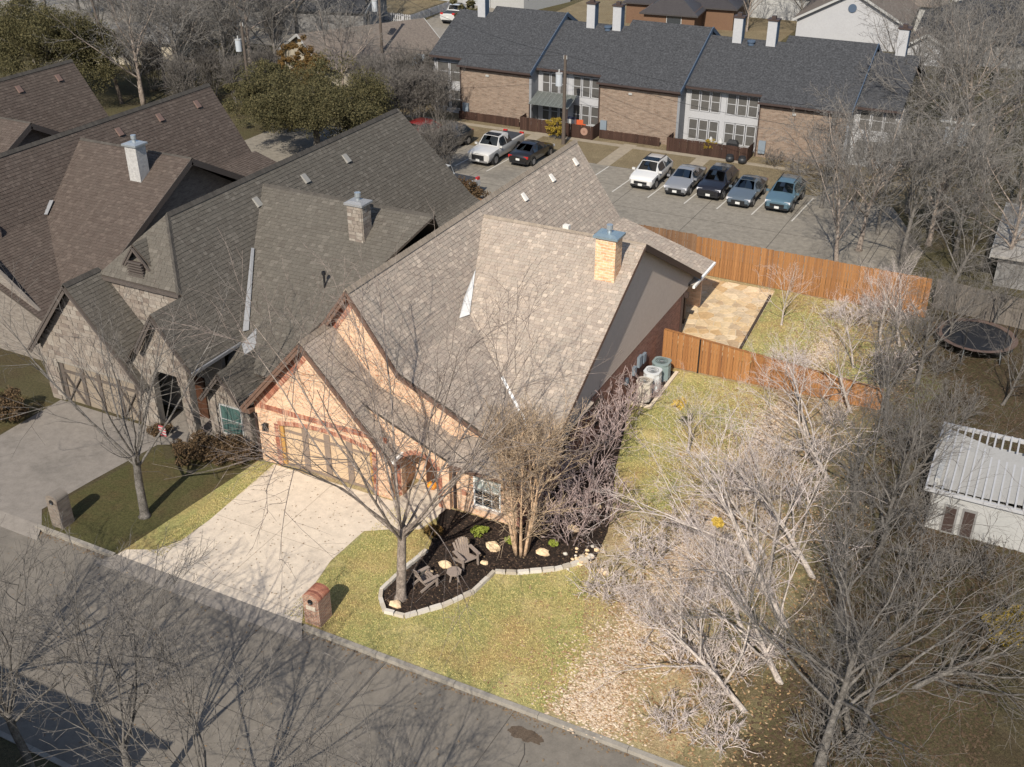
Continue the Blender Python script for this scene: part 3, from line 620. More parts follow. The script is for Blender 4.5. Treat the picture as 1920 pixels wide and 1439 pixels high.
def joined(poly, y, rh, a, b, seed, holes=()):
    m = MB(); lay_stones(poly, y, rh, a, b, seed, holes, lambda x, z, w_, h_, d: m.bx(x-w_/2,x+w_/2,y-d,y+.01,z-h_/2,z+h_/2))
    o = m.build('stone_facing', m_stone_i, N, uv=False); o['kind'] = 'stuff'
joined([(-38.2,4.5),(-32.0,4.5),(-32.5,5.3),(-33.4,6.42),(-38.2,6.42)], 33.35, .2, .25, .55, 6)
joined([(-35.3,0),(-32.1,0),(-32.1,4.75),(-33.3,6.2),(-35.3,3.7)], 31.55, .2, .22, .5, 7, [(-34.3,-32.55,-.1,2.7),(-34.1,-32.75,2.6,3.2)])
joined([(-31.6,0),(-29.3,0),(-29.3,2.3),(-30.5,3.7),(-31.6,2.4)], 32.1, .2, .22, .5, 8, [(-31.05,-29.7,.4,2.05)])
m_teal = plain('teal green blind', (.055,.10,.09), .4, .5)
window(N,'y',32.1,-31.0,-29.75,.45,2.0,1,2,m_offwhite,m_teal,-1,.06)
ngd = MB().bx(-40.35,-35.3,31.62,31.7,0,2.15).build('garage_door', M('tan door paint', [(.20,.165,.125),(.22,.18,.14)], 1, .6, .3, fine=.06, bmp=.05), N, uv=False)
m_trim2 = plain('brown grey trim', (.095,.078,.066), .7, .2)
for x in (-40.2,-38.9,-37.85,-36.6,-35.45): MB().bx(x-.11,x+.11,31.56,31.62,.05,2.1).build('trim_board', m_trim2, ngd, origin=NO, uv=False)
for x0, x1 in ((-40.1,-39.0),(-36.5,-35.55)):
    MB().beam((x0,31.58,.1),(x1,31.58,1.6),.05,.14,(0,1,0)).beam((x1,31.572,.1),(x0,31.572,1.6),.05,.14,(0,1,0)).build('trim_board', m_trim2, ngd, origin=NO, uv=False)
MB().bx(-40.3,-35.35,31.565,31.615,1.62,1.75).build('trim_board', m_trim2, ngd, origin=NO, uv=False)
MB().bx(-33.9,-32.9,33.25,33.34,0,2.2).build('door', bpy.data.materials['dark wood door'], N, uv=False)
rake((-41.6,31.08,2.85),(-38.3,31.08,6.75),m_louv,.28,N); rake((-38.3,31.08,6.75),(-34.5,31.08,2.3),m_louv,.16,N)
rake((-34.6,31.13,4.35),(-33.3,31.13,zr(-33.3)),m_louv,.24,N); rake((-33.3,31.13,zr(-33.3)),(-31.45,31.13,zr(-31.45)),m_louv,.14,N)
rake((-31.7,31.68,2.4),(-30.5,31.68,3.85),m_louv,.2,N); rake((-30.5,31.68,3.85),(-29.2,31.68,2.3),m_louv,.14,N)
MB().bx(-31.45,-31.33,31.15,35.0,zr(-31.45)-.16,zr(-31.45)-.02).build('gutter', m_dull, N, uv=False)
MB().bx(-38.25,-33.4,33.05,33.15,6.28,6.44).build('gutter', m_louv, N, uv=False)
chimney(N, -28.75,-27.95,39.9,40.6,6.6,9.25, m_stoneback, m_dull)
for ch in [c for c in N.children if c.name.startswith('chimney')]:
    b = MB(); r_ = random.Random(4)
    for k in range(15):
        z = 6.5+k*.183; x = -28.75
        while x < -27.97:
            wd = min(r_.uniform(.2,.45), -27.95-x); b.bx(x+.008,x+wd-.008,39.86,39.91,z+.008,z+.175); x += wd
        y = 39.9
        while y < 40.58:
            wd = min(r_.uniform(.2,.4), 40.6-y); b.bx(-27.96,-27.91,y+.008,y+wd-.008,z+.008,z+.175); y += wd
    o = b.build('stone_facing', m_stone_i, ch, origin=NO, uv=False); o['kind'] = 'stuff'
pq = MB().tube([(-28.7,37.6,5.8),(-28.7,37.6,6.75)], .05, 8).tube([(-28.7,37.6,6.6),(-28.7,37.6,6.75)], .1, 8); pq.build('vent_pipe', m_black, N, uv=False)
fl_ = empty('flag', (-33.35,30.5,.02), 'small striped garden flag by the stone porch pillar', 'flag')
MB().tube([(-33.35,30.5,0),(-33.35,30.5,1.1)],.015,6).build('pole', m_black, fl_, uv=False)
fm = plain('flag red', (.32,.06,.07), .8); fw_ = plain('flag white', (.35,.33,.32), .8)
for i in range(7): MB().bx(-33.33,-32.93,30.49,30.51,.55+i*.075,.62+i*.075).build('stripe', fm if i % 2 == 0 else fw_, fl_, uv=False)

# ------------------------------------------------------------------ brown roofed houses further along
def brown_house(dx, dy, lab, front, chim):
    o_ = (-22+dx, 40+dy, 0); h = empty('brown_roof_house', o_, lab, 'house')
    a, b, c = flare_roofs(h, dx, dy, m_sh_n2, m_cap_n, front)
    m = MB(); m.bx(-28.4+dx,-15.85+dx,front+.4+dy,55.6+dy,0,2.4)
    m.prism([(34.3+dy,2.3),(53.2+dy,2.3),(44.2+dy,7.9)], 'x', -17+dx, -16.3+dx)
    m.prism([(-28.4+dx,2.3),(-21.9+dx,5.2),(-24.2+dx,8.4)][::-1]+[(-16+dx,2.4)], 'y', front+.3+dy, front+.5+dy)
    m.build('wall', brick_mat('pale brick '+lab[:6], (.19,.165,.14), (.15,.125,.105), (.2,.18,.16)) if 'pale brick '+lab[:6] not in bpy.data.materials else bpy.data.materials['pale brick '+lab[:6]], h)
    MB().beam((-15.47+dx,33.95+dy,2.3),(-15.47+dx,44.2+dy,7.93),.06,.34).beam((-15.47+dx,44.2+dy,7.93),(-15.47+dx,53.6+dy,2.76),.06,.34).build('rake_board', m_louv, h, uv=False)
    for y in ((47.0,50.5,54.0)): roof_vent(b, (-23.62+dx,y+dy,7.78), nst, vdn, plain('clay vent',(.13,.085,.07),.6,.3) if 'clay vent' not in bpy.data.materials else bpy.data.materials['clay vent'], m_black)
    if chim:
        chimney(h, -18.3+dx,-17.5+dx,42.2+dy,42.95+dy,6.4,9.0, M('white stone', [(.30,.29,.28),(.36,.35,.335)], 3, .9, .15, fine=.15, fs=6, bmp=.6, bd=.06), m_metal)
    MB().beam((-22.2+dx,39.95+dy,5.95),(-21.9+dx,39.1+dy,5.45),.22,.03).build('valley_flashing', m_dull, c, origin=o_, uv=False)
    return h
n2 = brown_house(-27.0, .5, 'dark brown shingled house with a white stone chimney', 33.05, True)
pl = empty('satellite_dish', (-49.3,36.7,4.7), 'dark oval dish lying on the brown roof at the left edge', 'dish')
MB().tube([(-49.3,36.7,4.5),(-49.3,36.6,5.2)],.05,6).build('mast', m_metal, pl, uv=False)
dsh = MB(); 
for i in range(16):
    t = 2*math.pi*i/16; 
    dsh.v.append((-49.3+.62*math.cos(t), 36.4+.25*math.sin(t), 5.3+.55*math.sin(t)))
dsh.v.append((-49.3,36.75,5.15)); dsh.f = [(i,(i+1)%16,16) for i in range(16)]+[((i+1)%16,i,16) for i in range(0)]
dsh.build('dish', plain('dark dish', (.01,.012,.02), .3, .5), pl, smooth=True, uv=False)
brown_house(-40.5, 1.5, 'dark brown shingled house at the far left below the evergreen oak', 33.05, False)
# ------------------------------------------------------------------ the townhouses behind the parking lot
m_tbrick = brick_mat('mixed townhouse brick', (.23,.17,.127), (.165,.118,.088), (.2,.17,.142), .32, .1, .014, tint=(.12,.072,.052))
m_tbrickd = brick_mat('dark corbel brick', (.10,.06,.045), (.07,.042,.032), (.1,.08,.07), .1, .32, .012)
m_troof = M('slate grey shingle', [(.035,.036,.039),(.045,.046,.049),(.064,.065,.069)], 3.5, .92, .12, fine=.5, fs=7, bmp=.2)
m_slate = plain('slate blue siding', (.060,.085,.125), .7, .2)
m_slate2 = M('grey siding', [(.17,.175,.185),(.195,.20,.21)], 1, .7, .2, fine=.06, bmp=.05)
m_tp = M('cool white panel', [(.30,.30,.31),(.345,.345,.35)], .8, .7, .25, fine=.07, bmp=.04)
m_tglass = M('glass with grey shade', [(.055,.055,.055),(.105,.098,.088)], .6, .15, .6, fine=.1, bmp=0)
m_fbrown = M('dark stained board', [(.038,.021,.016),(.055,.031,.023),(.030,.017,.013)], 3, .85, .15, fine=.3, fs=14, src='object')
TO = (-30, 88, 0)
TH = empty('townhouse_building', TO, 'row of brick townhouses with slate grey roofs behind the parking lot', 'townhouse')
RS = .5
def tz(y, k): return 4.72-.12*k+RS*(y-83.45-.35*k)
mods = [(0,-50.6,-47.3,-40.45),(1,-40.45,-34.35,-27.35),(2,-27.35,-20.95,-14.0),(3,-14.0,-10.45,None)]
for k, xa, xb, xc in mods:
    y0 = 83.45+.35*k; yb = y0+.4; yr = y0+1.35; zt = tz(y0,k)
    r_lo, r_hi = y0+6.5, y0+7.3                         # ridge over the window bay, ridge over the brick bay
    ye = y0+.75
    if xc is None: xe = xb
    rf = roof(TH, [(xa,ye,tz(ye,k)),(xb,ye,tz(ye,k)),(xb,r_lo,tz(r_lo,k)),(xa,r_lo,tz(r_lo,k))], m_troof, .18, tabs=False)
    roof(TH, [(xa,r_lo,tz(r_lo,k)),(xb,r_lo,tz(r_lo,k)),(xb,r_lo+5,tz(r_lo,k)-2.5),(xa,r_lo+5,tz(r_lo,k)-2.5)], m_troof, .18, tabs=False)
    wm = MB()
    if xc is not None:
        rf2 = roof(TH, [(xb,y0,zt),(xc+.12,y0,zt),(xc+.12,r_hi,tz(r_hi,k)),(xb,r_hi,tz(r_hi,k))], m_troof, .18, tabs=False)
        roof(TH, [(xb,r_hi,tz(r_hi,k)),(xc+.12,r_hi,tz(r_hi,k)),(xc+.12,r_hi+5,tz(r_hi,k)-2.5),(xb,r_hi+5,tz(r_hi,k)-2.5)], m_troof, .18, tabs=False)
        # gable side wall facing right, slate siding, above the next roof
        MB().prism([(yb,0),(yb,tz(yb,k)-.2),(r_hi,tz(r_hi,k)-.2),(r_hi+5,tz(r_hi,k)-2.7),(r_hi+5,0)], 'x', xc-.2, xc+.02).build('side_wall', m_slate2, TH, uv=False)
        MB().beam((xc+.145,y0-.02,zt-.12),(xc+.145,r_hi,tz(r_hi,k)-.12),.06,.34).beam((xc+.145,r_hi,tz(r_hi,k)-.12),(xc+.145,r_hi+3,tz(r_hi,k)-1.62),.06,.34).build('rake_board', m_slate, TH, uv=False)
        MB().bx(xb,xc-.2,yb,yb+.25,0,zt-.1).build('wall', m_tbrick, TH)
        b = MB().bx(xb-.02,xc,yb-.1,yb,zt-.42,zt-.12); b.build('brick_corbel', m_tbrickd, TH)
        MB().bx(xb-.1,xc+.1,y0-.1,y0,zt-.2,zt-.06).build('gutter', m_darktrim, TH, uv=False)
        MB().bx(xb-.02,xb+.07,yb-.1,yb-.01,0,zt-.2).build('downspout', m_darktrim, TH, uv=False)
        MB().bx((xb+xc)/2-.9,(xb+xc)/2-.6,yb-.1,yb,zt-.85,zt-.7).build('wall_light', m_offwhite, TH, uv=False)
        MB().bx(xb+.25,xb+.8,yb-.2,yb,.35,1.35).build('electrical_box', m_meter, TH, uv=False)
    # window bay
    xl, xr = xa+.05, xb-.02
    wm.bx(xl,xr,yr,yr+.2,2.15,2.75); wm.bx(xl,xr,yr+.001,yr+.2,0,.35); wm.bx(xl,xl+.35,yr+.002,yr+.2,.35,tz(ye,k)); wm.bx(xr-.3,xr,yr+.002,yr+.2,.35,tz(ye,k))
    mid = (xl+xr)/2
    if xr-xl > 5: wm.bx(mid-.22,mid+.22,yr-.02,yr+.2,.35,tz(ye,k))
    wm.build('panel_wall', m_tp, TH, uv=False)
    MB().bx(xl,xr,yr+.6,yr+.8,0,4.6).build('wall', m_tp, TH, uv=False)
    MB().bx(xa,xb,ye-.06,ye+.02,tz(ye,k)-.22,tz(ye,k)-.04).build('fascia', m_darktrim, TH, uv=False)
    groups_ = [(xl+.35,mid-.22,3),(mid+.22,xr-.3,3)] if xr-xl > 5 else [(xl+.35,xr-.3,3 if k == 3 else 2)]
    for (a0,a1,nw_) in groups_:
        for (z0,z1) in ((2.75,4.5),(.38,2.12)):
            wd = (a1-a0)/nw_
            for i in range(nw_): window(TH,'y',yr,a0+i*wd+.03,a0+(i+1)*wd-.03,z0+.02,z1,1,2,m_tp,m_tglass,-1,.08,mw=.05)
for (px, py, k) in ((1097,52,1),(1150,58,1),(1370,80,2),(1433,86,2),(1680,107,3),(898,32,0)):
    best = min((abs(PROJ((x/10,y/10,tz(y/10,k)))[0]-px)+abs(PROJ((x/10,y/10,tz(y/10,k)))[1]-py), x/10, y/10) for x in range(-520,-90,4) for y in range(860,920,4))
    x, y = best[1], best[2]; z = tz(y,k)
    c = MB().bx(x,x+.75,y,y+.7,z-.6,z+2.0).build('chimney', m_tp, TH, uv=False)
    MB().bx(x+.75,x+.79,y-.02,y+.72,z-.5,z+2.0).build('side_panel', m_slate, c, origin=TO, uv=False)
    MB().bx(x-.08,x+.87,y-.1,y+.8,z+2.0,z+2.12).bx(x+.2,x+.55,y+.15,y+.5,z+2.12,z+2.35).build('chimney_cap', m_darktrim, c, origin=TO, uv=False)
for (x, y, k) in ((-36.0,89.6,1),(-23.6,90.0,2)): MB().cyl((x,y,tz(y,k)-.05),.25,.3,14).cyl((x,y,tz(y,k)+.2),.33,.12,14).build('turbine_vent', m_slate, TH, uv=False)
# metal awning over the patio of the second unit
aw = MB(); aw.add([(-40.3,82.95,2.25),(-36.6,82.95,2.25),(-36.6,84.9,2.9),(-40.3,84.9,2.9)], [(0,1,2,3),(3,2,1,0)])
for i in range(9): x = -40.25+i*.455; aw.beam((x,82.95,2.28),(x,84.9,2.93),.04,.05)
aw.build('awning', M('pale green metal', [(.20,.215,.20),(.24,.255,.24)], 1, .5, .4, .2), TH, uv=False)
for x in (-40.2,-36.7): MB().bx(x-.04,x+.04,82.97,83.05,0,2.25).build('awning_post', m_darktrim, TH, uv=False)
# low board fences round the patios
bd = MB().box((0,0,.5),(1,1,1)).mesh('board', m_fbrown)
def board_fence(name, pts, h, label, bw=.14, mat_rail=m_fbrown, mesh=None, group=None, gap=.012, h2=None, cap=False, y_off=.03):
    f = empty(name, (pts[0][0],pts[0][1],0), label, 'fence', group); ox, oy = pts[0]; tot = sum(math.hypot(b[0]-a[0],b[1]-a[1]) for a, b in zip(pts,pts[1:])); run = 0
    r = random.Random(int(abs(ox*31+oy*7)))
    for a, b in zip(pts,pts[1:]):
        dx, dy = b[0]-a[0], b[1]-a[1]; L = math.hypot(dx,dy); rz = math.atan2(dy,dx); n = max(1,int(L/bw))
        for i in range(n):
            t = (i+.5)/n; hh = h if h2 is None else h+(h2-h)*(run+L*t)/tot
            piece('board', mesh or bd, f, (a[0]+dx*t-ox+r.uniform(-.006,.006), a[1]+dy*t-oy+r.uniform(-.008,.008), .03), (L/n-gap, .022, hh-.03+r.uniform(-.02,.02)), (0,r.uniform(-.008,.008),rz))
        m = MB(); nx, ny = -dy/L*y_off, dx/L*y_off
        ha = h if h2 is None else h+(h2-h)*run/tot; hb = h if h2 is None else h+(h2-h)*(run+L)/tot
        for fr in (.22,.8): m.beam((a[0]+nx,a[1]+ny,ha*fr),(b[0]+nx,b[1]+ny,hb*fr),.04,.09)
        m.build('rail', mat_rail, f, uv=False)
        for i in range(int(L/2.4)+1):
            t = min(1,i*2.4/L); hh = ha+(hb-ha)*t; piece('post', mesh or bd, f, (a[0]+dx*t+nx*2-ox, a[1]+dy*t+ny*2-oy, 0), (.1,.1,hh-.05), (0,0,rz))
        if cap: m = MB().beam((a[0],a[1],ha+.02),(b[0],b[1],hb+.02),.12,.035); m.build('cap_rail', mat_rail, f, uv=False)
        run += L
    return f
board_fence('patio_fence', [(-40.9,84.2),(-40.9,82.7),(-34.2,82.7),(-34.2,84.2)], 1.15, 'dark board patio fence below the metal awning', .2)
board_fence('patio_fence', [(-27.7,84.5),(-27.7,82.75),(-21.1,82.75),(-21.1,84.5)], 1.15, 'dark board patio fence between the two right brick walls', .2)
board_fence('low_fence', [(-47.2,83.3),(-41.3,83.3)], .75, 'low dark board screen under the left townhouse brick wall', .2)
board_fence('low_fence', [(-33.9,83.5),(-28.6,83.5)], .75, 'low dark board screen under the middle townhouse brick wall', .2)
# things on the patios
def barrel(x, y, lab, mat, nm='bin', cat='bin', h=.9, r=.3):
    e = empty(nm, (x,y,0), lab, cat); MB().cyl((x,y,0),r*.8,h,14,r).build('body', mat, e, smooth=False, uv=False); MB().cyl((x,y,h),r*1.08,.07,14).build('lid', mat, e, uv=False); return e
m_or = plain('orange cloth', (.42,.085,.03), .8, .2)
def folding_chair(x, y, rz, mat, lab):
    e = empty('garden_chair', (x,y,0), lab, 'chair', rz=rz)
    def bb(nm, m): o = m.mesh(nm, mat); ob = bpy.data.objects.new(nm, o); col.objects.link(ob); ob.parent = e
    bb('seat', MB().box((0,0,.45),(.55,.5,.06))); bb('backrest', MB().box((0,.28,.8),(.55,.06,.65)))
    for sx in (-.25,.25):
        for sy in (-.22,.25): bb('leg', MB().box((sx,sy,.21),(.04,.04,.42)))
    return e
folding_chair(-35.2,83.4,2.9,m_or,'orange garden chair on the patio right of the pole transformer'); folding_chair(-35.9,83.9,.4,m_or,'orange garden chair half hidden behind the other orange chair')
barrel(-34.7,83.6,'white bin standing in the corner of the orange chair patio', m_offwhite)
e = empty('storage_box', (-36.6,83.6,0), 'white storage box on the patio left of the orange chairs', 'box'); MB().box((-36.6,83.7,.75),(.7,.5,1.1)).build('body', m_offwhite, e, uv=False); MB().box((-36.6,83.7,1.33),(.74,.54,.06)).build('lid', plain('navy lid',(.02,.025,.05),.5), e, uv=False)
e = empty('wall_disc', (-34.95,82.6,.65), 'round clay coloured disc hung on the dark patio fence', 'ornament'); MB().tube([(-34.95,82.68,.65),(-34.95,82.62,.65)],.32,20).build('disc', plain('clay disc',(.25,.15,.11),.8), e, uv=False); MB().tube([(-34.95,82.62,.65),(-34.95,82.6,.65)],.1,12).build('boss', plain('clay boss',(.2,.11,.08),.8), e, uv=False)
e = empty('grill', (-22.6,83.7,0), 'black patio grill behind the right board fence', 'grill'); MB().box((-22.6,83.7,.85),(.9,.5,.5)).build('body', m_black, e, uv=False); MB().box((-22.6,83.7,1.2),(.9,.45,.25),taper=.7).build('lid', m_black, e, uv=False); MB().box((-22.6,83.5,.3),(.8,.1,.6)).build('stand', m_black, e, uv=False)
for x, l_ in ((-24.4,'white covered pot standing on the right patio beside the divider'),(-23.6,'white covered pot standing between divider pot and grill')):
    e = empty('pot', (x,83.7,0), l_, 'pot'); MB().cyl((x,83.7,.0),.2,1.0,10,.22).build('body', m_offwhite, e, uv=False); MB().cyl((x,83.7,1.0),.26,.35,10,.05).build('lid', m_offwhite, e, uv=False)
for x, l_ in ((-22.3,'dark round planter pot by the clipped yellow bush'),(-21.3,'dark round planter pot near the fence corner')):
    e = empty('planter', (x,82.2,0), l_, 'planter'); MB().lump((x,82.2,.3),(.7,.7,.6),1,12,8,.0).build('bowl', plain('dark pot',(.02,.022,.025),.5) if 'dark pot' not in bpy.data.materials else bpy.data.materials['dark pot'], e, smooth=True, uv=False); MB().tube([(x,82.2,.52),(x,82.2,.6)],.27,14).build('rim', bpy.data.materials['dark pot'], e, uv=False)

# ------------------------------------------------------------------ houses further back
def gable_house(name, lab, cx, cy, L, W, hw, rise, rz, wall_m, roof_m, hip=0.0, wins=(), extra=None):
    """ridge along local x, L long, W deep"""
    e = empty(name, (cx,cy,0), lab, 'house', rz=rz)
    def add(nm, mb, mat, par=None, uv=True):
        o = mb.build(nm, mat, None, origin=(0,0,0), uv=uv); o.parent = par or e; return o
    o_ = .45; l, w_ = L/2, W/2; zr_ = hw+rise; s_ = rise/w_
    wm = MB().prism([(-w_,0),(w_,0),(w_,hw),(0,zr_-.15) if not hip else (w_*.6,hw),(-w_,hw)] if not hip else [(-w_,0),(w_,0),(w_,hw),(-w_,hw)], 'x', -l, l)
    wl_ = add('wall', wm, wall_m)
    for sg in (-1,1):
        if hip: P = [(-l-o_,sg*(w_+o_),hw-o_*s_),(l+o_,sg*(w_+o_),hw-o_*s_),(l-hip,0,zr_),(-l+hip,0,zr_)]
        else: P = [(-l-o_,sg*(w_+o_),hw-o_*s_),(l+o_,sg*(w_+o_),hw-o_*s_),(l+o_,0,zr_),(-l-o_,0,zr_)]
        if sg > 0: P.reverse()
        b = MB(); Q = [Vector(p) for p in P]; b.add([*Q,*[q-Vector((0,0,.16)) for q in Q]], [(0,1,2,3),(7,6,5,4),(0,4,5,1),(1,5,6,2),(2,6,7,3),(3,7,4,0)]); add('roof', b, roof_m, uv=False)
        if hip:
            x = sg*(l+o_); Q = [Vector((x,-w_-o_,hw-o_*s_)),Vector((x,w_+o_,hw-o_*s_)),Vector((sg*(l-hip),0,zr_))]
            if sg < 0: Q.reverse()
            b = MB(); b.add([*Q,*[q-Vector((0,0,.16)) for q in Q]], [(0,1,2),(5,4,3),(0,3,4,1),(1,4,5,2),(2,5,3,0)]); add('roof', b, roof_m, uv=False)
        elif True:
            x = sg*(l+o_+.03); add('rake_board', MB().beam((x,-w_-o_,hw-o_*s_-.1),(x,0,zr_-.1),.06,.24).beam((x,0,zr_-.1),(x,w_+o_,hw-o_*s_-.1),.06,.24), m_offwhite, uv=False)
    for (side, a, z0, z1, wd) in wins:
        if side == 'f': f = MB().bx(a-wd/2,a+wd/2,-w_-.06,-w_,z0,z1); g_ = MB().bx(a-wd/2+.08,a+wd/2-.08,-w_-.08,-w_-.06,z0+.08,z1-.08)
        else:
            x = l if side == 'r' else -l; d = .06 if side == 'r' else -.06
            f = MB().bx(min(x,x+d),max(x,x+d),a-wd/2,a+wd/2,z0,z1); g_ = MB().bx(min(x+d,x+d*1.4),max(x+d,x+d*1.4),a-wd/2+.08,a+wd/2-.08,z0+.08,z1-.08)
        fo = add('window', f, m_offwhite, uv=False); add('pane', g_, m_glass, fo, uv=False)
    if extra: extra(add)
    return e
m_bgroof = M('tan brown shingle', [(.12,.10,.085),(.145,.122,.104)], 1.5, .92, .1, fine=.3, fs=7)
m_bgroofd = M('charcoal shingle', [(.032,.034,.038),(.045,.047,.052)], 1.5, .92, .1, fine=.3, fs=7)
m_cream = M('cream siding', [(.34,.30,.235),(.38,.34,.27)], 1, .8, .2, fine=.07)
m_greyw = M('grey wall', [(.16,.155,.15),(.19,.185,.18)], 1, .8, .2, fine=.08)
m_metalroof = M('dark standing seam', [(.045,.04,.04),(.058,.052,.05)], 1, .5, .3, .2)
m_orangew = M('cedar cladding', [(.11,.065,.042),(.14,.082,.05)], 3, .8, .2)
gable_house('bungalow', 'cream bungalow with a tan hip roof left of the townhouses', -63.5,93.0,13,9.5,2.6,2.2,R(60),m_cream,m_bgroof,0,[('l',1.2,.9,2.1,1.3),('l',-2.4,.9,2.1,.9),('f',2,.9,2.1,1.4)])
gable_house('carport', 'pale blue metal patio roof between bungalow and townhouses', -53.5,93.5,6.5,3.6,2.3,.35,R(8),m_fbrown,M('pale blue metal',[(.19,.22,.24),(.22,.25,.27)],1,.5,.3))
def garage_extra(add):
    g_ = add('garage_door', MB().bx(-1.0,3.6,-5.12,-5.02,0,2.4), m_offwhite, uv=False)
    for i in range(1,4): add('panel', MB().bx(-.95,3.55,-5.16,-5.12,.03+i*.6-.58,i*.6-.03), m_tp, g_, uv=False)
gable_house('white_house', 'white house with a wide garage door behind the picket fence', -71,135.5,18,10,3.0,2.8,R(-12),m_offwhite,m_bgroofd,0,[('f',-3,.8,2.2,1.6),('f',-6.5,.8,2.2,1.6)],garage_extra)
gable_house('metal_roof_house', 'low house with dark standing seam hip roof behind the townhouses', -43.5,134,13,9,2.7,2.0,R(6),m_orangew,m_metalroof,4.0,[('f',1.2,.4,2.2,2.2),('f',-3,.9,2.1,1.2)])
gable_house('metal_roof_house', 'square porch pavilion with dark standing seam roof in front of low house', -43.0,127.6,6,5,2.6,1.8,R(6),m_orangew,m_metalroof,2.9,[('f',.6,.2,2.2,1.8)])
gable_house('tan_roof_house', 'large house with tan roof behind the white gable', -27,146,24,13,3.2,3.6,R(3),m_offwhite,m_bgroof,0)
def round_vent(add): add('round_vent', MB().tube([(9.02,0,4.25),(9.1,0,4.25)],.45,20), m_slate, uv=False)
gable_house('white_gable_house', 'white gabled house wing with a round attic vent', -23.2,136.0,18,11.5,3.0,3.1,R(-86),m_tp,m_bgroof,0,[],round_vent)
gable_house('grey_roof_house', 'dark grey roofed house among bare trees at the upper right', -4.5,132,22,14,2.8,3.0,R(4),m_greyw,m_bgroofd,5)
gable_house('bungalow', 'low grey roofed bungalow behind bare trees at upper left', -83,112,15,9,2.6,1.9,R(15),m_greyw,m_bgroofd,0)
gable_house('bungalow', 'pale walled bungalow with flat grey roof behind the leftmost utility pole', -92,88,15,8,2.5,1.0,R(24),m_cream,m_greyw,0,[('f',-3,.8,2,1.5),('f',2,.8,2,1.5)])
gable_house('bungalow', 'tan roofed bungalow far up the left street', -98,125,15,9,2.6,2.2,R(-10),m_cream,m_bgroof,3)
gable_house('long_roof_house', 'white house at the top right corner beyond the tan roof', -8,166,16,9,3,2.4,R(0),m_offwhite,m_bgroof,0)
gable_house('garden_shed', 'small pale roofed shed at the right edge beyond the back fence', 2.2,71.0,7.0,9.0,2.1,.35,R(0),m_greyw,M('pale sheet roof',[(.25,.235,.215),(.28,.265,.245)],.8,.7,.2,fine=.08),0)
gable_house('garden_shed', 'little gabled shed beside the white gabled house', -14.2,124,3.5,3.5,2.2,1.1,R(-80),m_tp,m_bgroof,0)
# picket fence
pkm = MB().box((0,0,.5),(1,1,1)).mesh('picket', m_tp)
board_fence('picket_fence', [(-81,117.3),(-72.6,116.8),(-72.9,127.5)], 1.0, 'white picket fence round the garden of the white house', .3, m_tp, pkm, gap=.12)
# the house across the street, whose roof shadow falls on the street
xs = -19.9
gable_house('roadside_house', 'dark roofed house across the street behind the street trees', -32.9,6.4,25.2,8.0,5.6,3.2,0,m_greyw,m_bgroofd,0)
# white outbuilding with slatted patio roof on the right
WO = (1.5,40,0)
wb = empty('white_outbuilding', WO, 'low white outbuilding with a ribbed slatted patio roof right of the creek', 'outbuilding')
MB().bx(-1.2,9,39.75,39.95,0,1.85).bx(-1.2,-1.0,39.95,43.6,0,2.3).bx(-1.2,9,43.4,43.6,0,2.2).build('wall', m_offwhite, wb, uv=False)
for x in (-.35,.35): d_ = MB().bx(x-.28,x+.28,39.70,39.75,0,1.35).build('door', m_greyw, wb, uv=False); MB().bx(x-.2,x+.2,39.68,39.70,.1,1.25).build('panel', m_darktrim, d_, origin=WO, uv=False)
m_rib = M('pale ribbed panel', [(.24,.235,.225),(.28,.275,.265)], 1, .7, .2, fine=.06)
MB().add([(-1.5,39.8,2.0),(.8,39.8,2.0),(9,40.6,2.03),(9,42.2,2.42),(.6,43.0,2.5),(-1.5,43.9,2.5)], [(0,1,2,3,4,5)]).build('roof_panel', m_rib, wb, uv=False)
for i in range(34):
    x = -1.45+i*.3; MB().beam((x,39.6,2.03),(x,44.1,2.56),.07,.09).build('slat', m_tp, wb, uv=False)
MB().bx(-1.5,9,39.55,39.65,1.85,2.0).bx(-1.5,9,44.05,44.15,2.38,2.55).build('beam', m_tp, wb, uv=False)
# trampoline
TRO = (-1.3,57.2,0)
tr = empty('trampoline', TRO, 'round black trampoline with a brown rim in the yard right of the lot', 'trampoline')
MB().tube([(-1.3,57.2,.8),(-1.3,57.2,.82)],1.75,28).build('mat', m_black, tr, uv=False)
rr = MB(); 
for i in range(28):
    a0, a1 = 2*math.pi*i/28, 2*math.pi*(i+1)/28; c0, s0, c1_, s1_ = math.cos(a0), math.sin(a0), math.cos(a1), math.sin(a1)
    rr.add([(-1.3+1.75*c0,57.2+1.75*s0,.84),(-1.3+2.05*c0,57.2+2.05*s0,.86),(-1.3+2.05*c1_,57.2+2.05*s1_,.86),(-1.3+1.75*c1_,57.2+1.75*s1_,.84)], [(0,1,2,3)])
rr.build('rim_pad', plain('brown pad',(.10,.065,.05),.8), tr, uv=False)
for i in range(6):
    t = 2*math.pi*i/6+.3; MB().tube([(-1.3+1.95*math.cos(t),57.2+1.95*math.sin(t),0),(-1.3+1.95*math.cos(t),57.2+1.95*math.sin(t),2.3)],.03,6).build('net_pole', m_black, tr, uv=False)
    MB().tube([(-1.3+1.95*math.cos(t),57.2+1.95*math.sin(t),0),(-1.3+1.8*math.cos(t),57.2+1.8*math.sin(t),.8)],.03,6).build('leg', m_metal, tr, uv=False)
gb = MB().box((0,0,.5),(1,1,1)).mesh('board', M('grey weathered board', [(.12,.105,.09),(.15,.13,.112),(.10,.088,.076)], 3, .9, .1, fine=.3, fs=12, src='object'))
board_fence('yard_fence', [(-4.0,61.6),(5.5,60.2)], 1.8, 'grey weathered board fence beyond the trampoline', .16, m_greyw, gb)
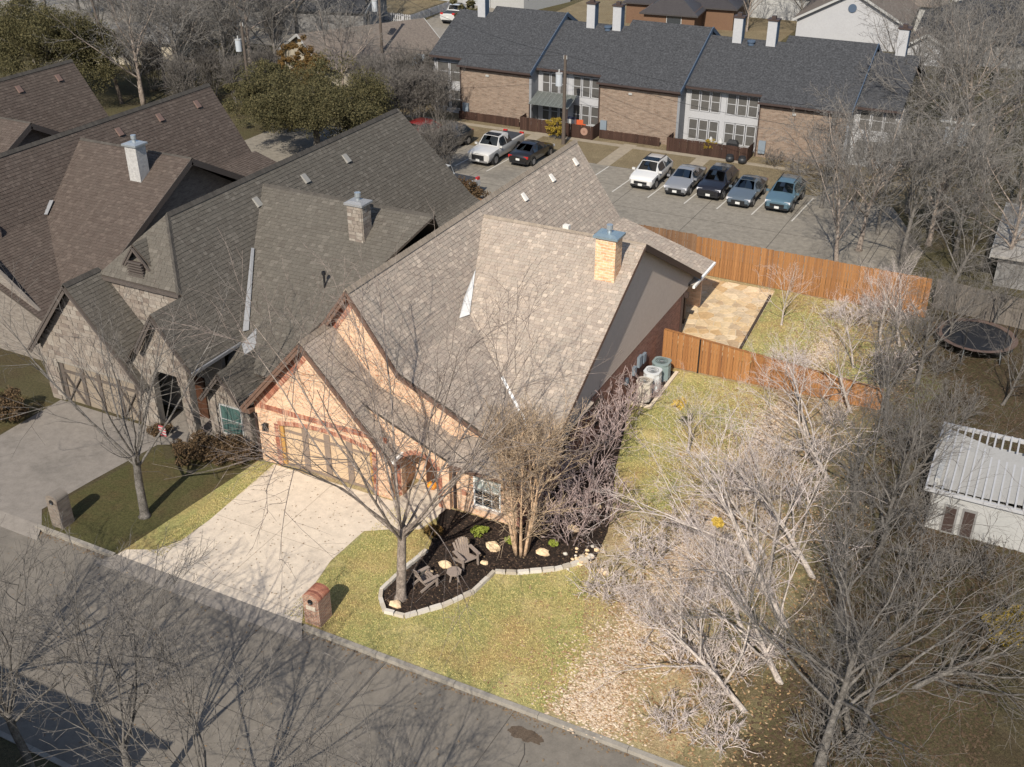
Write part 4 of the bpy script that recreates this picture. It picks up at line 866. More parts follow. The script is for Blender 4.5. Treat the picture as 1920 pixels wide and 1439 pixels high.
# ------------------------------------------------------------------ fences of the lot
m_cedar = M('orange stained cedar', [(.28,.13,.048),(.335,.162,.062),(.235,.105,.04),(.30,.14,.052),(.20,.088,.036)], 3, .8, .2, fine=.3, fs=10, src='object')
cb = MB().box((0,0,.5),(1,1,1)).mesh('board', m_cedar)
m_cedar2 = M('weathered brown cedar', [(.15,.085,.047),(.185,.107,.06),(.125,.07,.04),(.165,.095,.053)], 3, .85, .2, fine=.3, fs=10, src='object')
cb2 = MB().box((0,0,.5),(1,1,1)).mesh('board', m_cedar2)
board_fence('side_fence', [(-15.5,48.05),(-4.55,48.42)], 2.1, 'orange stained board fence with gate across the side yard', .145, m_cedar, cb, h2=1.15, cap=True)
gt = MB().bx(-13.62,-13.56,47.98,48.06,.05,1.95).build('gate_post', m_black, None, origin=(-15.5,48.05,0), uv=False); gt.parent = [o for o in col.objects if o.name == 'side_fence'][0]; gt.location = (0,0,0)
m_cedar3 = M('fading brown orange cedar', [(.25,.12,.046),(.29,.142,.056),(.21,.098,.04),(.265,.128,.05),(.18,.085,.037)], 3, .82, .2, fine=.35, fs=8, src='object')
cb3 = MB().box((0,0,.5),(1,1,1)).mesh('board', m_cedar3)
board_fence('back_fence', [(-17.8,60.2),(-4.2,60.0)], 2.4, 'orange stained back fence behind the lawn', .15, m_cedar3, cb3, y_off=.03)
board_fence('back_fence', [(-29.5,60.25),(-17.85,60.22)], 2.5, 'brown board fence behind the brick house porch corner', .15, m_cedar2, cb2)
board_fence('back_fence', [(-44,61.0),(-29.6,60.6)], 2.2, 'weathered board fence behind the stone house', .16, m_cedar2, cb2)
# ------------------------------------------------------------------ flagstone patio
def clip(poly, p, n):
    out = []
    for i in range(len(poly)):
        a, b = poly[i], poly[(i+1) % len(poly)]; da = (a[0]-p[0])*n[0]+(a[1]-p[1])*n[1]; db = (b[0]-p[0])*n[0]+(b[1]-p[1])*n[1]
        if da <= 0: out.append(a)
        if (da < 0) != (db < 0) and abs(da-db) > 1e-9:
            t = da/(da-db); out.append((a[0]+(b[0]-a[0])*t, a[1]+(b[1]-a[1])*t))
    return out
pat = [(-16.0,50.0),(-12.35,50.6),(-12.75,59.7),(-16.6,59.7),(-18.4,56.2),(-18.4,51.8),(-16.0,51.8)]
pp = sheet('patio', [(-15.9,48.5),(-12.2,48.5),(-12.7,59.8),(-18.5,59.4),(-18.5,51.85),(-15.9,51.85)], .014, M('pale patio grout', [(.46,.38,.27),(.52,.43,.31)], 2, .95, .1))
r = random.Random(12); pts_ = []
while len(pts_) < 190:
    p = (r.uniform(-18.4,-12.3), r.uniform(48.6,59.7))
    if all((p[0]-q[0])**2+(p[1]-q[1])**2 > .42**2 for q in pts_) or len(pts_) > 150: pts_.append(p)
m_flag = M('tan flagstone', [(.50,.36,.20),(.56,.43,.27),(.42,.27,.13),(.60,.47,.31),(.47,.37,.25),(.36,.25,.15)], 2, .9, .15, fine=.22, fs=6, bmp=.35, src='object')
for i, p in enumerate(pts_):
    poly = [(p[0]-.9,p[1]-.9),(p[0]+.9,p[1]-.9),(p[0]+.9,p[1]+.9),(p[0]-.9,p[1]+.9)]
    for j, q in enumerate(pts_):
        if i != j and abs(q[0]-p[0]) < 2 and abs(q[1]-p[1]) < 2:
            d = Vector((q[0]-p[0],q[1]-p[1],0)); L = d.length
            if L > 1e-6: n = d/L; poly = clip(poly, (p[0]+d.x/2-n.x*.022, p[1]+d.y/2-n.y*.022), (n.x,n.y))
    for (c, n) in (((-12.32,50),(1,.04)),((-15,59.75),(0,1)),((-15,48.55),(0,-1)),((-18.4,50),(-1,0))): poly = clip(poly, c, n) if poly else poly
    if len(poly) < 3 or (p[0] < -15.85 and p[1] < 51.8): continue
    b = MB(); zt = .034+r.uniform(-.004,.008); k = len(poly)
    b.add([(x-p[0],y-p[1],zt) for x, y in poly]+[(x-p[0],y-p[1],.012) for x, y in poly], [tuple(range(k))]+[(t,k+t,k+(t+1)%k,(t+1)%k) for t in range(k)])
    me = b.mesh('flagstone', m_flag, uv=False); piece('flagstone', me, pp, (p[0],p[1],0))
e = empty('patio_edging', (-12.3,48.6,0), 'dark timber edging between flagstone patio and back lawn', 'edging')
for i in range(5): MB().beam((-12.25-.1*i,48.7+i*2.05,.07),(-12.35-.1*i,48.7+(i+1)*2.05-.05,.07),.12,.12).build('timber', plain('dark timber',(.05,.035,.025),.85) if i == 0 else bpy.data.materials['dark timber'], e, uv=False)
# ------------------------------------------------------------------ condensers
acp = empty('equipment_pad', (-14.95,45.6,0), 'pale concrete pad under the three air conditioners', 'pad')
m_padc = M('pale pad concrete', [(.55,.46,.34),(.6,.51,.39)], 2, .9, .15)
MB().bx(-15.75,-14.45,43.55,43.75,0,.12).build('pad_edge', m_padc, acp, uv=False); MB().bx(-14.62,-14.45,43.75,47.6,0,.12).build('pad_edge', m_padc, acp, uv=False); MB().bx(-15.75,-14.62,43.75,47.6,0,.06).build('slab', m_mulch, acp, uv=False)
def condenser(x, y, s, h, mat, lab):
    e = empty('air_conditioner', (x,y,.06), lab, 'air conditioner', 'air conditioners beside the brick house')
    b = MB(); n = 8; ring = []
    c = s*.28; pr = [(-s/2+c,-s/2),(s/2-c,-s/2),(s/2,-s/2+c),(s/2,s/2-c),(s/2-c,s/2),(-s/2+c,s/2),(-s/2,s/2-c),(-s/2,-s/2+c)]
    b.prism([(x+p[0]*.97,y+p[1]*.97) for p in pr], 'z', .06, .06+h-.04); b.build('housing', mat, e, uv=False)
    l = MB()
    for k in range(9): l.prism([(x+p[0],y+p[1]) for p in pr], 'z', .14+k*(h-.3)/9, .14+k*(h-.3)/9+.03)
    l.build('louvre', mat, e, uv=False)
    t = MB(); zt = .06+h
    for i in range(24):
        a0, a1 = 2*math.pi*i/24, 2*math.pi*(i+1)/24
        def sq(a):
            cx, cy = math.cos(a), math.sin(a); m_ = max(abs(cx),abs(cy)); q = min(1/m_, 1.18); return (x+cx*q*s/2,y+cy*q*s/2)
        o0, o1 = sq(a0), sq(a1); i0 = (x+.36*s*math.cos(a0),y+.36*s*math.sin(a0)); i1 = (x+.36*s*math.cos(a1),y+.36*s*math.sin(a1))
        t.add([(i0[0],i0[1],zt),(o0[0],o0[1],zt),(o1[0],o1[1],zt),(i1[0],i1[1],zt),(i0[0],i0[1],zt-.12),(i1[0],i1[1],zt-.12)], [(0,1,2,3),(0,3,5,4)])
        t.add([(o0[0],o0[1],zt),(o1[0],o1[1],zt),(o1[0],o1[1],zt-.06),(o0[0],o0[1],zt-.06)], [(0,3,2,1)])
    t.build('top_cover', mat, e, uv=False)
    f = MB(); f.cyl((x,y,zt-.1),.07*s/.75,.08,10)
    for k in range(4):
        a = k*math.pi/2+.4; f.add([(x+.06*math.cos(a),y+.06*math.sin(a),zt-.05),(x+.34*s*math.cos(a-.35),y+.34*s*math.sin(a-.35),zt-.09),(x+.34*s*math.cos(a+.35),y+.34*s*math.sin(a+.35),zt-.04)], [(0,1,2)])
    f.build('fan', m_metal, e, uv=False)
    gr_ = MB()
    for rr_ in (.15,.25,.35):
        for i in range(20):
            a0, a1 = 2*math.pi*i/20, 2*math.pi*(i+1)/20; gr_.beam((x+rr_*s*math.cos(a0),y+rr_*s*math.sin(a0),zt+.01),(x+rr_*s*math.cos(a1),y+rr_*s*math.sin(a1),zt+.01),.012,.012)
    gr_.build('fan_guard', m_black, e, uv=False)
m_ac1 = M('beige enamel', [(.48,.43,.36),(.52,.47,.40)], 1.5, .5, .4, fine=.06, bmp=.03); m_ac2 = plain('white enamel', (.52,.53,.53), .45, .4); m_ac3 = plain('green grey enamel', (.20,.25,.25), .45, .4)
condenser(-15.1,44.25,.72,1.05,m_ac1,'beige air conditioner nearest the front of the pad')
condenser(-15.1,45.4,.82,1.05,m_ac2,'white air conditioner in the middle of the three')
condenser(-15.1,46.7,.88,.95,m_ac3,'grey green air conditioner nearest the board fence')
# ------------------------------------------------------------------ mailboxes
def mailbox(x, y, wd, dp, h, brick, trim, lab, plaque):
    e = empty('mailbox', (x,y,0), lab, 'mailbox'); hw, hd = wd/2, dp/2
    prof = [(-hw,0),(hw,0),(hw,h-.22)]+[(hw*math.cos(t),h-.22+.22*math.sin(t)) for t in [math.pi*i/10 for i in range(1,10)]]+[(-hw,h-.22)]
    MB().prism([(x+p[0],p[1]) for p in prof], 'y', y-hd, y+hd).build('pillar', brick, e)
    d_ = MB().tube([(x,y-hd-.03,h-.3),(x,y-hd+.02,h-.3)],.11,16).build('letter_door', m_black, e, uv=False)
    MB().box((x,y-hd-.035,h-.36),(.05,.02,.03)).build('handle', m_metal, d_, origin=(x,y,0), uv=False)
    if plaque:
        MB().bx(x-.2,x+.2,y-hd-.03,y-hd,h-.66,h-.5).build('number_plaque', trim, e, uv=False)
    nb = int(dp/.085); c = MB()
    for i in range(nb):
        y0 = y-hd+i*dp/nb+.006; y1 = y-hd+(i+1)*dp/nb-.006
        q = [(x+p[0]*1.035,p[1]*1.0+(.02 if p[1] > h-.25 else 0)) for p in prof if p[1] >= h-.24]
        c.prism(q, 'y', y0, y1)
    c.build('arched_cap', brick if not plaque else m_red, e, uv=False)
    return e
m_mb = brick_mat('mailbox brick', (.36,.20,.13), (.25,.12,.085), (.36,.30,.24))
mailbox(-20.0,24.05,.68,.72,1.38,m_mb,M('limestone plaque',[(.5,.43,.34),(.55,.48,.38)],2),'arched red brick mailbox pillar beside the pale driveway',True)
mailbox(-32.75,24.1,.6,.62,1.55,m_stoneback if False else brick_mat('stone mailbox', (.20,.17,.14), (.15,.12,.10), (.17,.15,.13), .3,.16,.016),m_offwhite,'stone mailbox pillar at the corner of the shaded lawn',False)
# ------------------------------------------------------------------ bed edging, rocks, chairs
m_edge = M('pale edging stone', [(.43,.39,.335),(.52,.48,.42),(.34,.295,.235),(.47,.415,.34)], 3, .9, .15, fine=.2, fs=8, src='object')
ed = empty('bed_edging', (-15.5,29.3,0), 'pale stone block edging round the dark mulch bed', 'edging')
eb = MB().box((0,0,.5),(1,1,1),taper=.93).mesh('edging_stone', m_edge)
path = [(-12.6,31.55),(-13.05,30.92),(-13.5,30.42),(-14.7,29.58),(-15.5,29.26),(-15.66,27.86),(-16.32,26.62),(-17.25,25.52),(-18.06,25.44),(-18.56,25.95),(-18.8,26.36),(-18.74,27.4),(-18.5,29.2)]
r = random.Random(5)
for a, b in zip(path,path[1:]):
    L = math.hypot(b[0]-a[0],b[1]-a[1]); n = max(1,round(L/.42)); rz = math.atan2(b[1]-a[1],b[0]-a[0])
    for i in range(n):
        t = (i+.5)/n; piece('edging_stone', eb, ed, (a[0]+(b[0]-a[0])*t+15.5, a[1]+(b[1]-a[1])*t-29.3, 0), (L/n-.02,.16,.15+r.uniform(-.015,.02)), (0,0,rz+r.uniform(-.04,.04)))
m_bould = M('tan boulder', [(.55,.38,.20),(.62,.47,.30),(.48,.30,.14)], 4, .9, .15, fine=.25, fs=9, bmp=.5)
for (px, py, s_, lab) in ((742,1137,.4,'tan boulder at the foot of the young shade tree'),(800,1080,.5,'golden boulder behind the front wooden chair'),(835,1063,.45,'pale split boulder left of the rear wooden chair'),(925,1030,.55,'largest orange boulder between rear chair and crape myrtle'),(1018,1040,.45,'pale boulder right of the crape myrtle trunk'),(870,1018,.4,'tan boulder near the entry walk behind the chairs'),(1075,995,.45,'upper tan boulder among the reddish shrubs'),(1118,952,.4,'tan boulder beside the side lawn edge'),(1130,1075,.42,'orange boulder at the right tip of the mulch bed'),(908,1058,.28,'small tan stone right of the rear wooden chair')):
    q = G(px,py); o = MB().lump((q.x,q.y,s_*.22),(s_*1.2,s_*.9,s_*.62),int(px),8,6,.2).build('boulder', m_bould, None, origin=(q.x,q.y,0), uv=False); tag(o, lab, 'boulder', 'boulders in the mulch bed')
rk = MB(); r = random.Random(9); c_ = G(1090,1050)
rp = empty('rock_pile', (c_.x,c_.y,0), 'heap of small pale rocks at the right end of the bed edging', 'rocks')
for i in range(42):
    x, y = c_.x+r.gauss(0,.3), c_.y+r.gauss(0,.35); s_ = r.uniform(.08,.2)
    MB().lump((x,y,s_*.35+.02),(s_*1.3,s_,s_*.8),i,6,5,.2).build('rock', m_bould if i % 3 else m_edge, rp, uv=False)
m_chair = M('weathered teak', [(.22,.175,.145),(.28,.225,.19)], 4, .85, .15, fine=.25)
def adirondack(x, y, rz, lab, s=1.0):
    e = empty('adirondack_chair', (x,y,.03), lab, 'chair', 'wooden chairs in the mulch bed', rz); e.scale = (s,s,s)
    def bb(nm, m): o = m.mesh(nm, m_chair); ob = bpy.data.objects.new(nm, o); col.objects.link(ob); ob.parent = e
    for i in range(5): bb('seat_slat', MB().beam((-.28,-.28+i*.115,.37-i*.035),(.28,-.28+i*.115,.37-i*.035),.1,.025))
    for i in range(6):
        a = (i-2.5)*.095; bb('back_slat', MB().beam((a*.9,.2,.22),(a*1.25,.5,.98-abs(i-2.5)**2*.022),.085,.025,(0,1,0)))
    for sx in (-1,1):
        bb('arm', MB().beam((sx*.36,-.38,.56),(sx*.36,.36,.54),.15,.03)); bb('front_leg', MB().box((sx*.34,-.3,.27),(.05,.1,.54))); bb('rear_leg', MB().beam((sx*.31,-.3,.34),(sx*.31,.5,.05),.04,.12))
    bb('back_rail', MB().beam((-.34,.34,.5),(.34,.34,.5),.05,.09))
    return e
q = G(800,1098); adirondack(q.x,q.y,R(155),'wooden garden chair nearest the shade tree',.9)
q = G(875,1058); adirondack(q.x,q.y,R(60),'large wooden garden chair with a rounded back near the crape myrtle',.98)
q = G(852,1090)
st = empty('side_table', (q.x,q.y,.03), 'small wooden side table between the two garden chairs', 'table')
MB().tube([(q.x,q.y,.45),(q.x,q.y,.49)],.3,8).build('top', m_chair, st, uv=False)
for k in range(3): t = k*2.1; MB().beam((q.x+.2*math.cos(t),q.y+.2*math.sin(t),.03),(q.x+.1*math.cos(t),q.y+.1*math.sin(t),.45),.05,.05).build('leg', m_chair, st, uv=False)
# ------------------------------------------------------------------ gravel run
gm = MB(); r = random.Random(21)
gp = [(-9.3,23.9),(-9.4,26.3),(-9.2,29.5),(-9.3,33.0),(-9.35,37.0),(-9.0,41.0),(-8.9,44.5),(-8.9,47.0)]
def hexa(m, x, y, s):
    a = r.random()*3; h = s*r.uniform(.35,.6); P = [(x+s*math.cos(a+k*1.2566)*r.uniform(.8,1.1),y+s*.8*math.sin(a+k*1.2566),.01) for k in range(5)]
    m.add(P+[(x+s*.45*math.cos(a+1),y+s*.4*math.sin(a+1),h),(x+s*.45*math.cos(a+3.2),y+s*.4*math.sin(a+3.2),h*.9),(x+s*.45*math.cos(a+5),y+s*.4*math.sin(a+5),h)], [(5,6,7),(0,1,5),(1,2,6,5),(2,3,6),(3,4,7,6),(4,0,5,7)])
for i in range(14500):
    t = (r.random()**1.25)*(len(gp)-1.001); k = int(t); f = t-k; wd = (1.1,1.25,1.0,.8,.9,.9,.8,.5)[k]
    if math.sin(t*5.1)+math.sin(t*2.3+1) < r.uniform(-2.6,-.3): continue
    hexa(gm, gp[k][0]+(gp[k+1][0]-gp[k][0])*f+r.gauss(0,wd*.62), gp[k][1]+(gp[k+1][1]-gp[k][1])*f+r.gauss(0,.25), r.uniform(.025,.065))
for i in range(1200): hexa(gm, -8.4+r.gauss(0,.35), 53.0+r.gauss(0,1.3), r.uniform(.035,.07))
o = gm.build('gravel', M('cream river gravel', [(.46,.37,.27),(.56,.46,.35),(.38,.28,.19),(.48,.38,.28),(.30,.20,.13)], 3, .9, .15, fine=.15, src='island', bmp=0), uv=False); tag(o, 'cream river gravel run along the right side of the lot', 'gravel', kind='stuff')
# ------------------------------------------------------------------ cars
m_carglass = plain('car glass', (.012,.016,.020), .05, .7); m_chrome = plain('bright trim', (.45,.45,.46), .25, .5, .8); m_hl = plain('headlight lens', (.5,.5,.52), .15, .6); m_tl = plain('tail light red', (.35,.015,.012), .25, .5); m_plate = plain('licence plate', (.5,.5,.48), .5); m_rim = plain('alloy rim', (.30,.30,.31), .35, .5, .7)
def paint(name, c, metal=.3):
    m, t, b = _mat(name, .28, .5, metal); b.inputs['Base Color'].default_value = rgba(c); b.inputs['Coat Weight'].default_value = .6; b.inputs['Coat Roughness'].default_value = .06; return m
def car(kind, mat, x, y, rz, name, lab, cat, roofmat=None, rails=False):
    e = empty(name, (x,y,.015), lab, cat, 'cars in the parking lot', rz)
    def add(nm, mb, mt, par=None, sm=False):
        o = mb.mesh(nm, mt, smooth=sm, uv=False); ob = bpy.data.objects.new(nm, o); col.objects.link(ob); ob.parent = par or e; return ob
    L, W, Hh = {'sedan':(4.75,1.84,1.46),'suv':(4.65,1.90,1.70),'pickup':(5.85,2.04,1.92)}[kind]; h = W/2
    # x forward. stations: x, zbot, zmid, zbelt, hwbelt, ztop, hwtop
    if kind == 'sedan':
        st = [(.5,.36,.5,.60,.70,.64,.52),(.475,.24,.5,.70,.88,.74,.66),(.42,.22,.52,.76,.95,.82,.72),(.24,.22,.55,.90,.98,.97,.80),(.205,.22,.55,.92,.985,1.0,.80),(.06,.22,.56,.95,.99,Hh-.03,.62),(-.05,.22,.56,.96,.99,Hh,.64),(-.17,.22,.56,.97,.99,Hh-.03,.62),(-.335,.22,.57,.98,.985,1.08,.72),(-.36,.22,.57,.98,.98,1.05,.74),(-.46,.25,.56,.94,.94,1.02,.72),(-.49,.32,.55,.86,.86,.92,.68),(-.5,.42,.55,.74,.74,.78,.6)]
        ci, rf_, rr_, bi = 4, 5, 7, 8
    elif kind == 'suv':
        st = [(.5,.40,.58,.74,.74,.78,.56),(.475,.28,.58,.86,.90,.91,.68),(.42,.26,.60,.94,.96,1.0,.74),(.27,.26,.62,1.02,.985,1.09,.80),(.235,.26,.62,1.04,.99,1.12,.80),(.09,.26,.63,1.08,.99,Hh-.04,.66),(-.08,.26,.63,1.10,.99,Hh,.68),(-.30,.26,.63,1.12,.99,Hh-.03,.67),(-.425,.26,.63,1.13,.985,1.25,.74),(-.445,.26,.63,1.12,.98,1.20,.74),(-.485,.30,.62,1.04,.95,1.08,.74),(-.5,.42,.6,.86,.86,.9,.68)]
        ci, rf_, rr_, bi = 4, 5, 7, 8
    else:
        st = [(.5,.48,.72,.96,.82,1.02,.66),(.485,.36,.72,1.02,.94,1.10,.76),(.42,.34,.74,1.08,.98,1.16,.80),(.25,.34,.76,1.16,.99,1.24,.82),(.225,.34,.76,1.17,.99,1.26,.82),(.13,.34,.78,1.22,.99,Hh-.04,.68),(.02,.34,.78,1.23,.99,Hh,.70),(-.10,.34,.78,1.24,.99,Hh-.04,.69),(-.135,.34,.78,1.24,.99,1.30,.80),(-.14,.34,.78,1.24,.99,1.26,.90),(-.47,.36,.78,1.24,.985,1.26,.90),(-.495,.42,.78,1.22,.96,1.24,.90),(-.5,.5,.78,1.1,.92,1.12,.86)]
        ci, rf_, rr_, bi = 4, 5, 7, 8
    b = MB(); n = 9
    for (fx,zb,zm,zs,ws,zt,wt) in st:
        X = fx*L; b.v += [(X,-h*.80,zb),(X,-h*min(1,ws+.01),zm),(X,-h*ws,zs),(X,-h*wt,zt),(X,0,zt+.03),(X,h*wt,zt),(X,h*ws,zs),(X,h*min(1,ws+.01),zm),(X,h*.80,zb)]
    for i in range(len(st)-1):
        for j in range(n): k = (j+1) % n; b.f.append((i*n+j,i*n+k,(i+1)*n+k,(i+1)*n+j))
    b.f.append(tuple(range(n))); b.f.append(tuple(range((len(st)-1)*n,len(st)*n))[::-1])
    body = add('body', b, mat, sm=True)
    try:
        md = body.modifiers.new('bev','EDGE_SPLIT'); md.split_angle = R(38)
    except Exception: pass
    def pt(i, side, key, out=.012):
        fx,zb,zm,zs,ws,zt,wt = st[i]
        return Vector((fx*L, side*(h*(ws if key == 's' else wt)+out), (zs+.03 if key == 's' else zt-.03)))
    def top(i, s_, dz=.02): fx,zb,zm,zs,ws,zt,wt = st[i]; return Vector((fx*L, s_*h*wt*.93, zt+dz))
    def lerp(a, b_, t): return a+(b_-a)*t
    def tri_strip(nm, i0, i1, a, c, dz=.02):
        P0, P1 = top(i0,-1,dz), top(i0,1,dz); Q0, Q1 = top(i1,-1,dz), top(i1,1,dz); m0 = (P0+P1)/2+Vector((0,0,.03)); m1 = (Q0+Q1)/2+Vector((0,0,.03))
        A0, A1, Am = lerp(P0,Q0,a), lerp(P1,Q1,a), lerp(m0,m1,a); B0, B1, Bm = lerp(P0,Q0,c), lerp(P1,Q1,c), lerp(m0,m1,c)
        m = MB(); m.add([A0,Am,A1,B0,Bm,B1], [(0,3,4,1),(1,4,5,2),(1,4,3,0),(2,5,4,1)]); return add(nm, m, m_carglass, sm=True)
    tri_strip('windshield', ci, rf_, .04, .95); tri_strip('rear_window', rr_, bi, .06, .92)
    for s_ in (-1,1):
        for nm, seg in (('side_window',[(ci,rf_,.35),(rf_,rf_+1,.92)]),('side_window',[(rf_+1,rr_,.03),(rr_,bi,.72)])):
            m = MB(); (a0,a1,t0),(b0,b1,t1) = seg
            if nm and seg[0][0] == ci: P = [lerp(pt(a0,s_,'s'),pt(a1,s_,'s'),t0),pt(a1,s_,'s'),lerp(pt(b0,s_,'s'),pt(b1,s_,'s'),t1),lerp(pt(b0,s_,'t'),pt(b1,s_,'t'),t1),pt(a1,s_,'t'),lerp(pt(a0,s_,'t'),pt(a1,s_,'t'),.6)]
            else: P = [lerp(pt(a0,s_,'s'),pt(a1,s_,'s'),t0),pt(a1,s_,'s'),lerp(pt(b0,s_,'s'),pt(b1,s_,'s'),t1),lerp(pt(b0,s_,'t'),pt(b1,s_,'t'),t1*.5),pt(a1,s_,'t'),lerp(pt(a0,s_,'t'),pt(a1,s_,'t'),t0)]
            m.add(P, [tuple(range(6)) if s_ < 0 else tuple(range(6))[::-1]]); add(nm, m, m_carglass)
        mr = MB().box((st[ci][0]*L-.1,s_*(h+.1),st[ci][3]+.1),(.12,.22,.15)); add('wing_mirror', mr, mat)
        fx = st[1]; add('headlight', MB().box((fx[0]*L-.06,s_*h*.70,fx[3]-.06),(.22,.42,.15)), m_hl)
        rx = st[-2]; add('tail_light', MB().box((rx[0]*L+.06,s_*h*.74,rx[3]-.04),(.16,.34,.18 if kind != 'pickup' else .4)), m_tl)
        for wx in (.315*L,-.30*L):
            rw = .33 if kind == 'sedan' else .37 if kind == 'suv' else .41
            ww = add('wheel', MB().tube([(wx,s_*(h-.22),rw),(wx,s_*(h+.012),rw)],rw,20), m_rubber); add('rim', MB().tube([(wx,s_*(h-.02),rw),(wx,s_*(h+.022),rw)],rw*.66,14), m_rim, ww)
            a = MB(); a.tube([(wx,s_*(h-.3),rw+.03),(wx,s_*(h+.004),rw+.03)],rw+.075,20); add('wheel_arch', a, m_black)
    f = st[0]; add('grille', MB().box((f[0]*L+.0,0,(f[1]+f[3])/2+.02),(.08,h*1.05,.2 if kind != 'pickup' else .38)), m_black); add('front_plate', MB().box((f[0]*L+.05,0,f[1]+.06),(.02,.32,.16)), m_plate)
    add('front_bumper', MB().box((f[0]*L-.1,0,f[1]-.02),(.3,h*1.55,.14)), m_black if kind != 'pickup' else m_chrome); add('rear_plate', MB().box((-.5*L-.01,0,st[-1][2]+.08),(.02,.32,.16)), m_plate); add('rear_bumper', MB().box((-.5*L+.1,0,st[-1][1]-.02),(.3,h*1.5,.16)), m_black)
    if roofmat: 
        m = MB(); P = [top(rf_,-1,.03),top(rf_,1,.03),top(rf_+1,1,.035),top(rf_+1,-1,.035)]; m.add([lerp(p,sum(P,Vector())/4,.1)+Vector((0,0,.03)) for p in P], [(0,1,2,3),(3,2,1,0)]); add('sunroof', m, roofmat)
    if rails:
        for s_ in (-1,1): add('roof_rail', MB().beam(top(rf_,s_,.07),top(rr_,s_,.07),.04,.04), m_black)
    if kind == 'pickup':
        x0, x1 = -.475*L, -.15*L; add('bed', MB().bx(x0,x1,-h*.82,h*.82,1.262,1.30), roofmat or m_black)
    return e
m_dk = plain('bed liner', (.03,.032,.036), .7)
car('suv', paint('white pearl',(.50,.49,.47),.0), -26.2,75.1, R(-90), 'parked_car','white crossover with a dark sunroof, first in the right row','car',m_carglass,True)
car('sedan', paint('silver',(.22,.225,.235)), -23.5,75.0, R(-90), 'parked_car','silver sedan parked beside the white crossover','car')
car('suv', paint('black',(.012,.012,.016),.1), -21.1,75.2, R(-90), 'parked_car','black crossover in the middle of the right row','car',m_carglass)
car('sedan', paint('slate',(.10,.125,.15)), -18.75,74.7, R(-90), 'parked_car','slate grey sedan left of the blue crossover','car',m_carglass)
car('suv', paint('grey blue',(.085,.145,.185)), -16.05,74.9, R(-90), 'parked_car','grey blue crossover at the right end of the row','car',None,True)
car('pickup', paint('white truck',(.42,.41,.39),.0), -39.3,75.2, R(-92), 'parked_car','white pickup truck facing out beside the black sedan','truck',m_dk)
car('sedan', paint('black sedan',(.012,.011,.011),.1), -36.5,75.9, R(88), 'parked_car','black sedan with red tail lights beside the white pickup','car')
car('suv', paint('red',(.22,.02,.018)), -46.9,75.6, R(-95), 'parked_car','red crossover half hidden by bare brush','car')
car('suv', paint('dark grey',(.05,.052,.055)), -43.8,75.6, R(-94), 'parked_car','dark grey crossover between the red car and the white pickup','car')
car('pickup', paint('white pickup',(.40,.40,.39),.0), -39.2,66.0, R(176), 'parked_car','white pickup with dark bed parked close behind the weathered fence','truck',m_dk)
car('pickup', paint('white far truck',(.40,.40,.39),.0), -68.6,121.0, R(97), 'parked_car','white pickup on the driveway by the picket fence','truck',m_dk)
# ------------------------------------------------------------------ utility poles
m_pole = M('weathered pole wood', [(.075,.06,.05),(.10,.082,.068)], 2, .9, .1)
def pole(x, y, h, lab, trans=1, top=None, lean=(0,0)):
    e = empty('utility_pole', (x,y,0), lab, 'utility pole'); tx, ty = x+lean[0], y+lean[1]
    MB().tube([(x,y,0),(tx,ty,h)],[.17,.11],10).build('pole', m_pole, e, uv=False)
    if top: MB().beam((tx-top,ty,h-.35),(tx+top,ty,h-.35),.1,.12).build('crossarm', m_offwhite, e, uv=False)
    for k in range(trans):
        sx = (-.42,.42)[k % 2]; z = h-(2.4 if trans == 1 else 1.7)
        t = MB().cyl((tx+sx,ty-.2,z),.27,.95,16).build('transformer', M('grey enamel',[(.32,.34,.36),(.37,.39,.41)],2,.5,.4,fine=.08) if 'grey enamel' not in bpy.data.materials else bpy.data.materials['grey enamel'], e, uv=False)
        MB().cyl((tx+sx,ty-.2,z+.95),.29,.06,16).cyl((tx+sx,ty-.2,z+1.0),.06,.3,8).build('bushing', m_offwhite, t, origin=(x,y,0), uv=False)
    for k in (-1,0,1): MB().cyl((tx+k*.5 if top else tx+k*.12,ty,h-.3),.04,.3,8).build('insulator', m_offwhite, e, uv=False)
    return Vector((tx,ty,h))
pA = pole(-35.9,80.6,7.2,'utility pole with one grey transformer before the townhouse patio',1)
pB = pole(-5.6,74.5,7.6,'utility pole with two white transformers above the bare trees at right',2,1.1)
pC = pole(-60.0,91.0,9.2,'utility pole with a pale transformer by the cream bungalow',1)
pD = pole(-64.3,76.0,8.0,'utility pole with a white transformer beside the evergreen oak',1)
pE = pole(-77.4,73.6,9.5,'leaning wooden utility pole at the upper left',0,None,(-1.0,-.5))
def wire(a, b, sag, lab):
    P = [(a+(b-a)*(i/14))+Vector((0,0,-sag*4*(i/14)*(1-i/14))) for i in range(15)]
    o = MB().tube([tuple(p) for p in P], .014, 4).build('power_line', m_black, None, origin=(0,0,0), uv=False); tag(o, lab, 'wire', 'overhead wires')
wire(pA,pB,.9,'overhead wire from the patio pole to the right pole'); wire(pA+Vector((0,0,-.9)),pB+Vector((0,0,-1.6)),1.1,'lower overhead wire from the patio pole to the right pole')
wire(pA,pD,.8,'overhead wire from the patio pole to the evergreen oak pole'); wire(pC,pA,.7,'overhead wire from the bungalow pole to the patio pole'); wire(pD,pE,.6,'overhead wire from the evergreen oak pole to the leaning pole'); wire(pB,Vector((3,101,8.0)),.8,'overhead wire running back from the right pole')
wire(pB,Vector((-7.5,58,3.5)),.1,'guy wire running down from the right pole towards the lot')
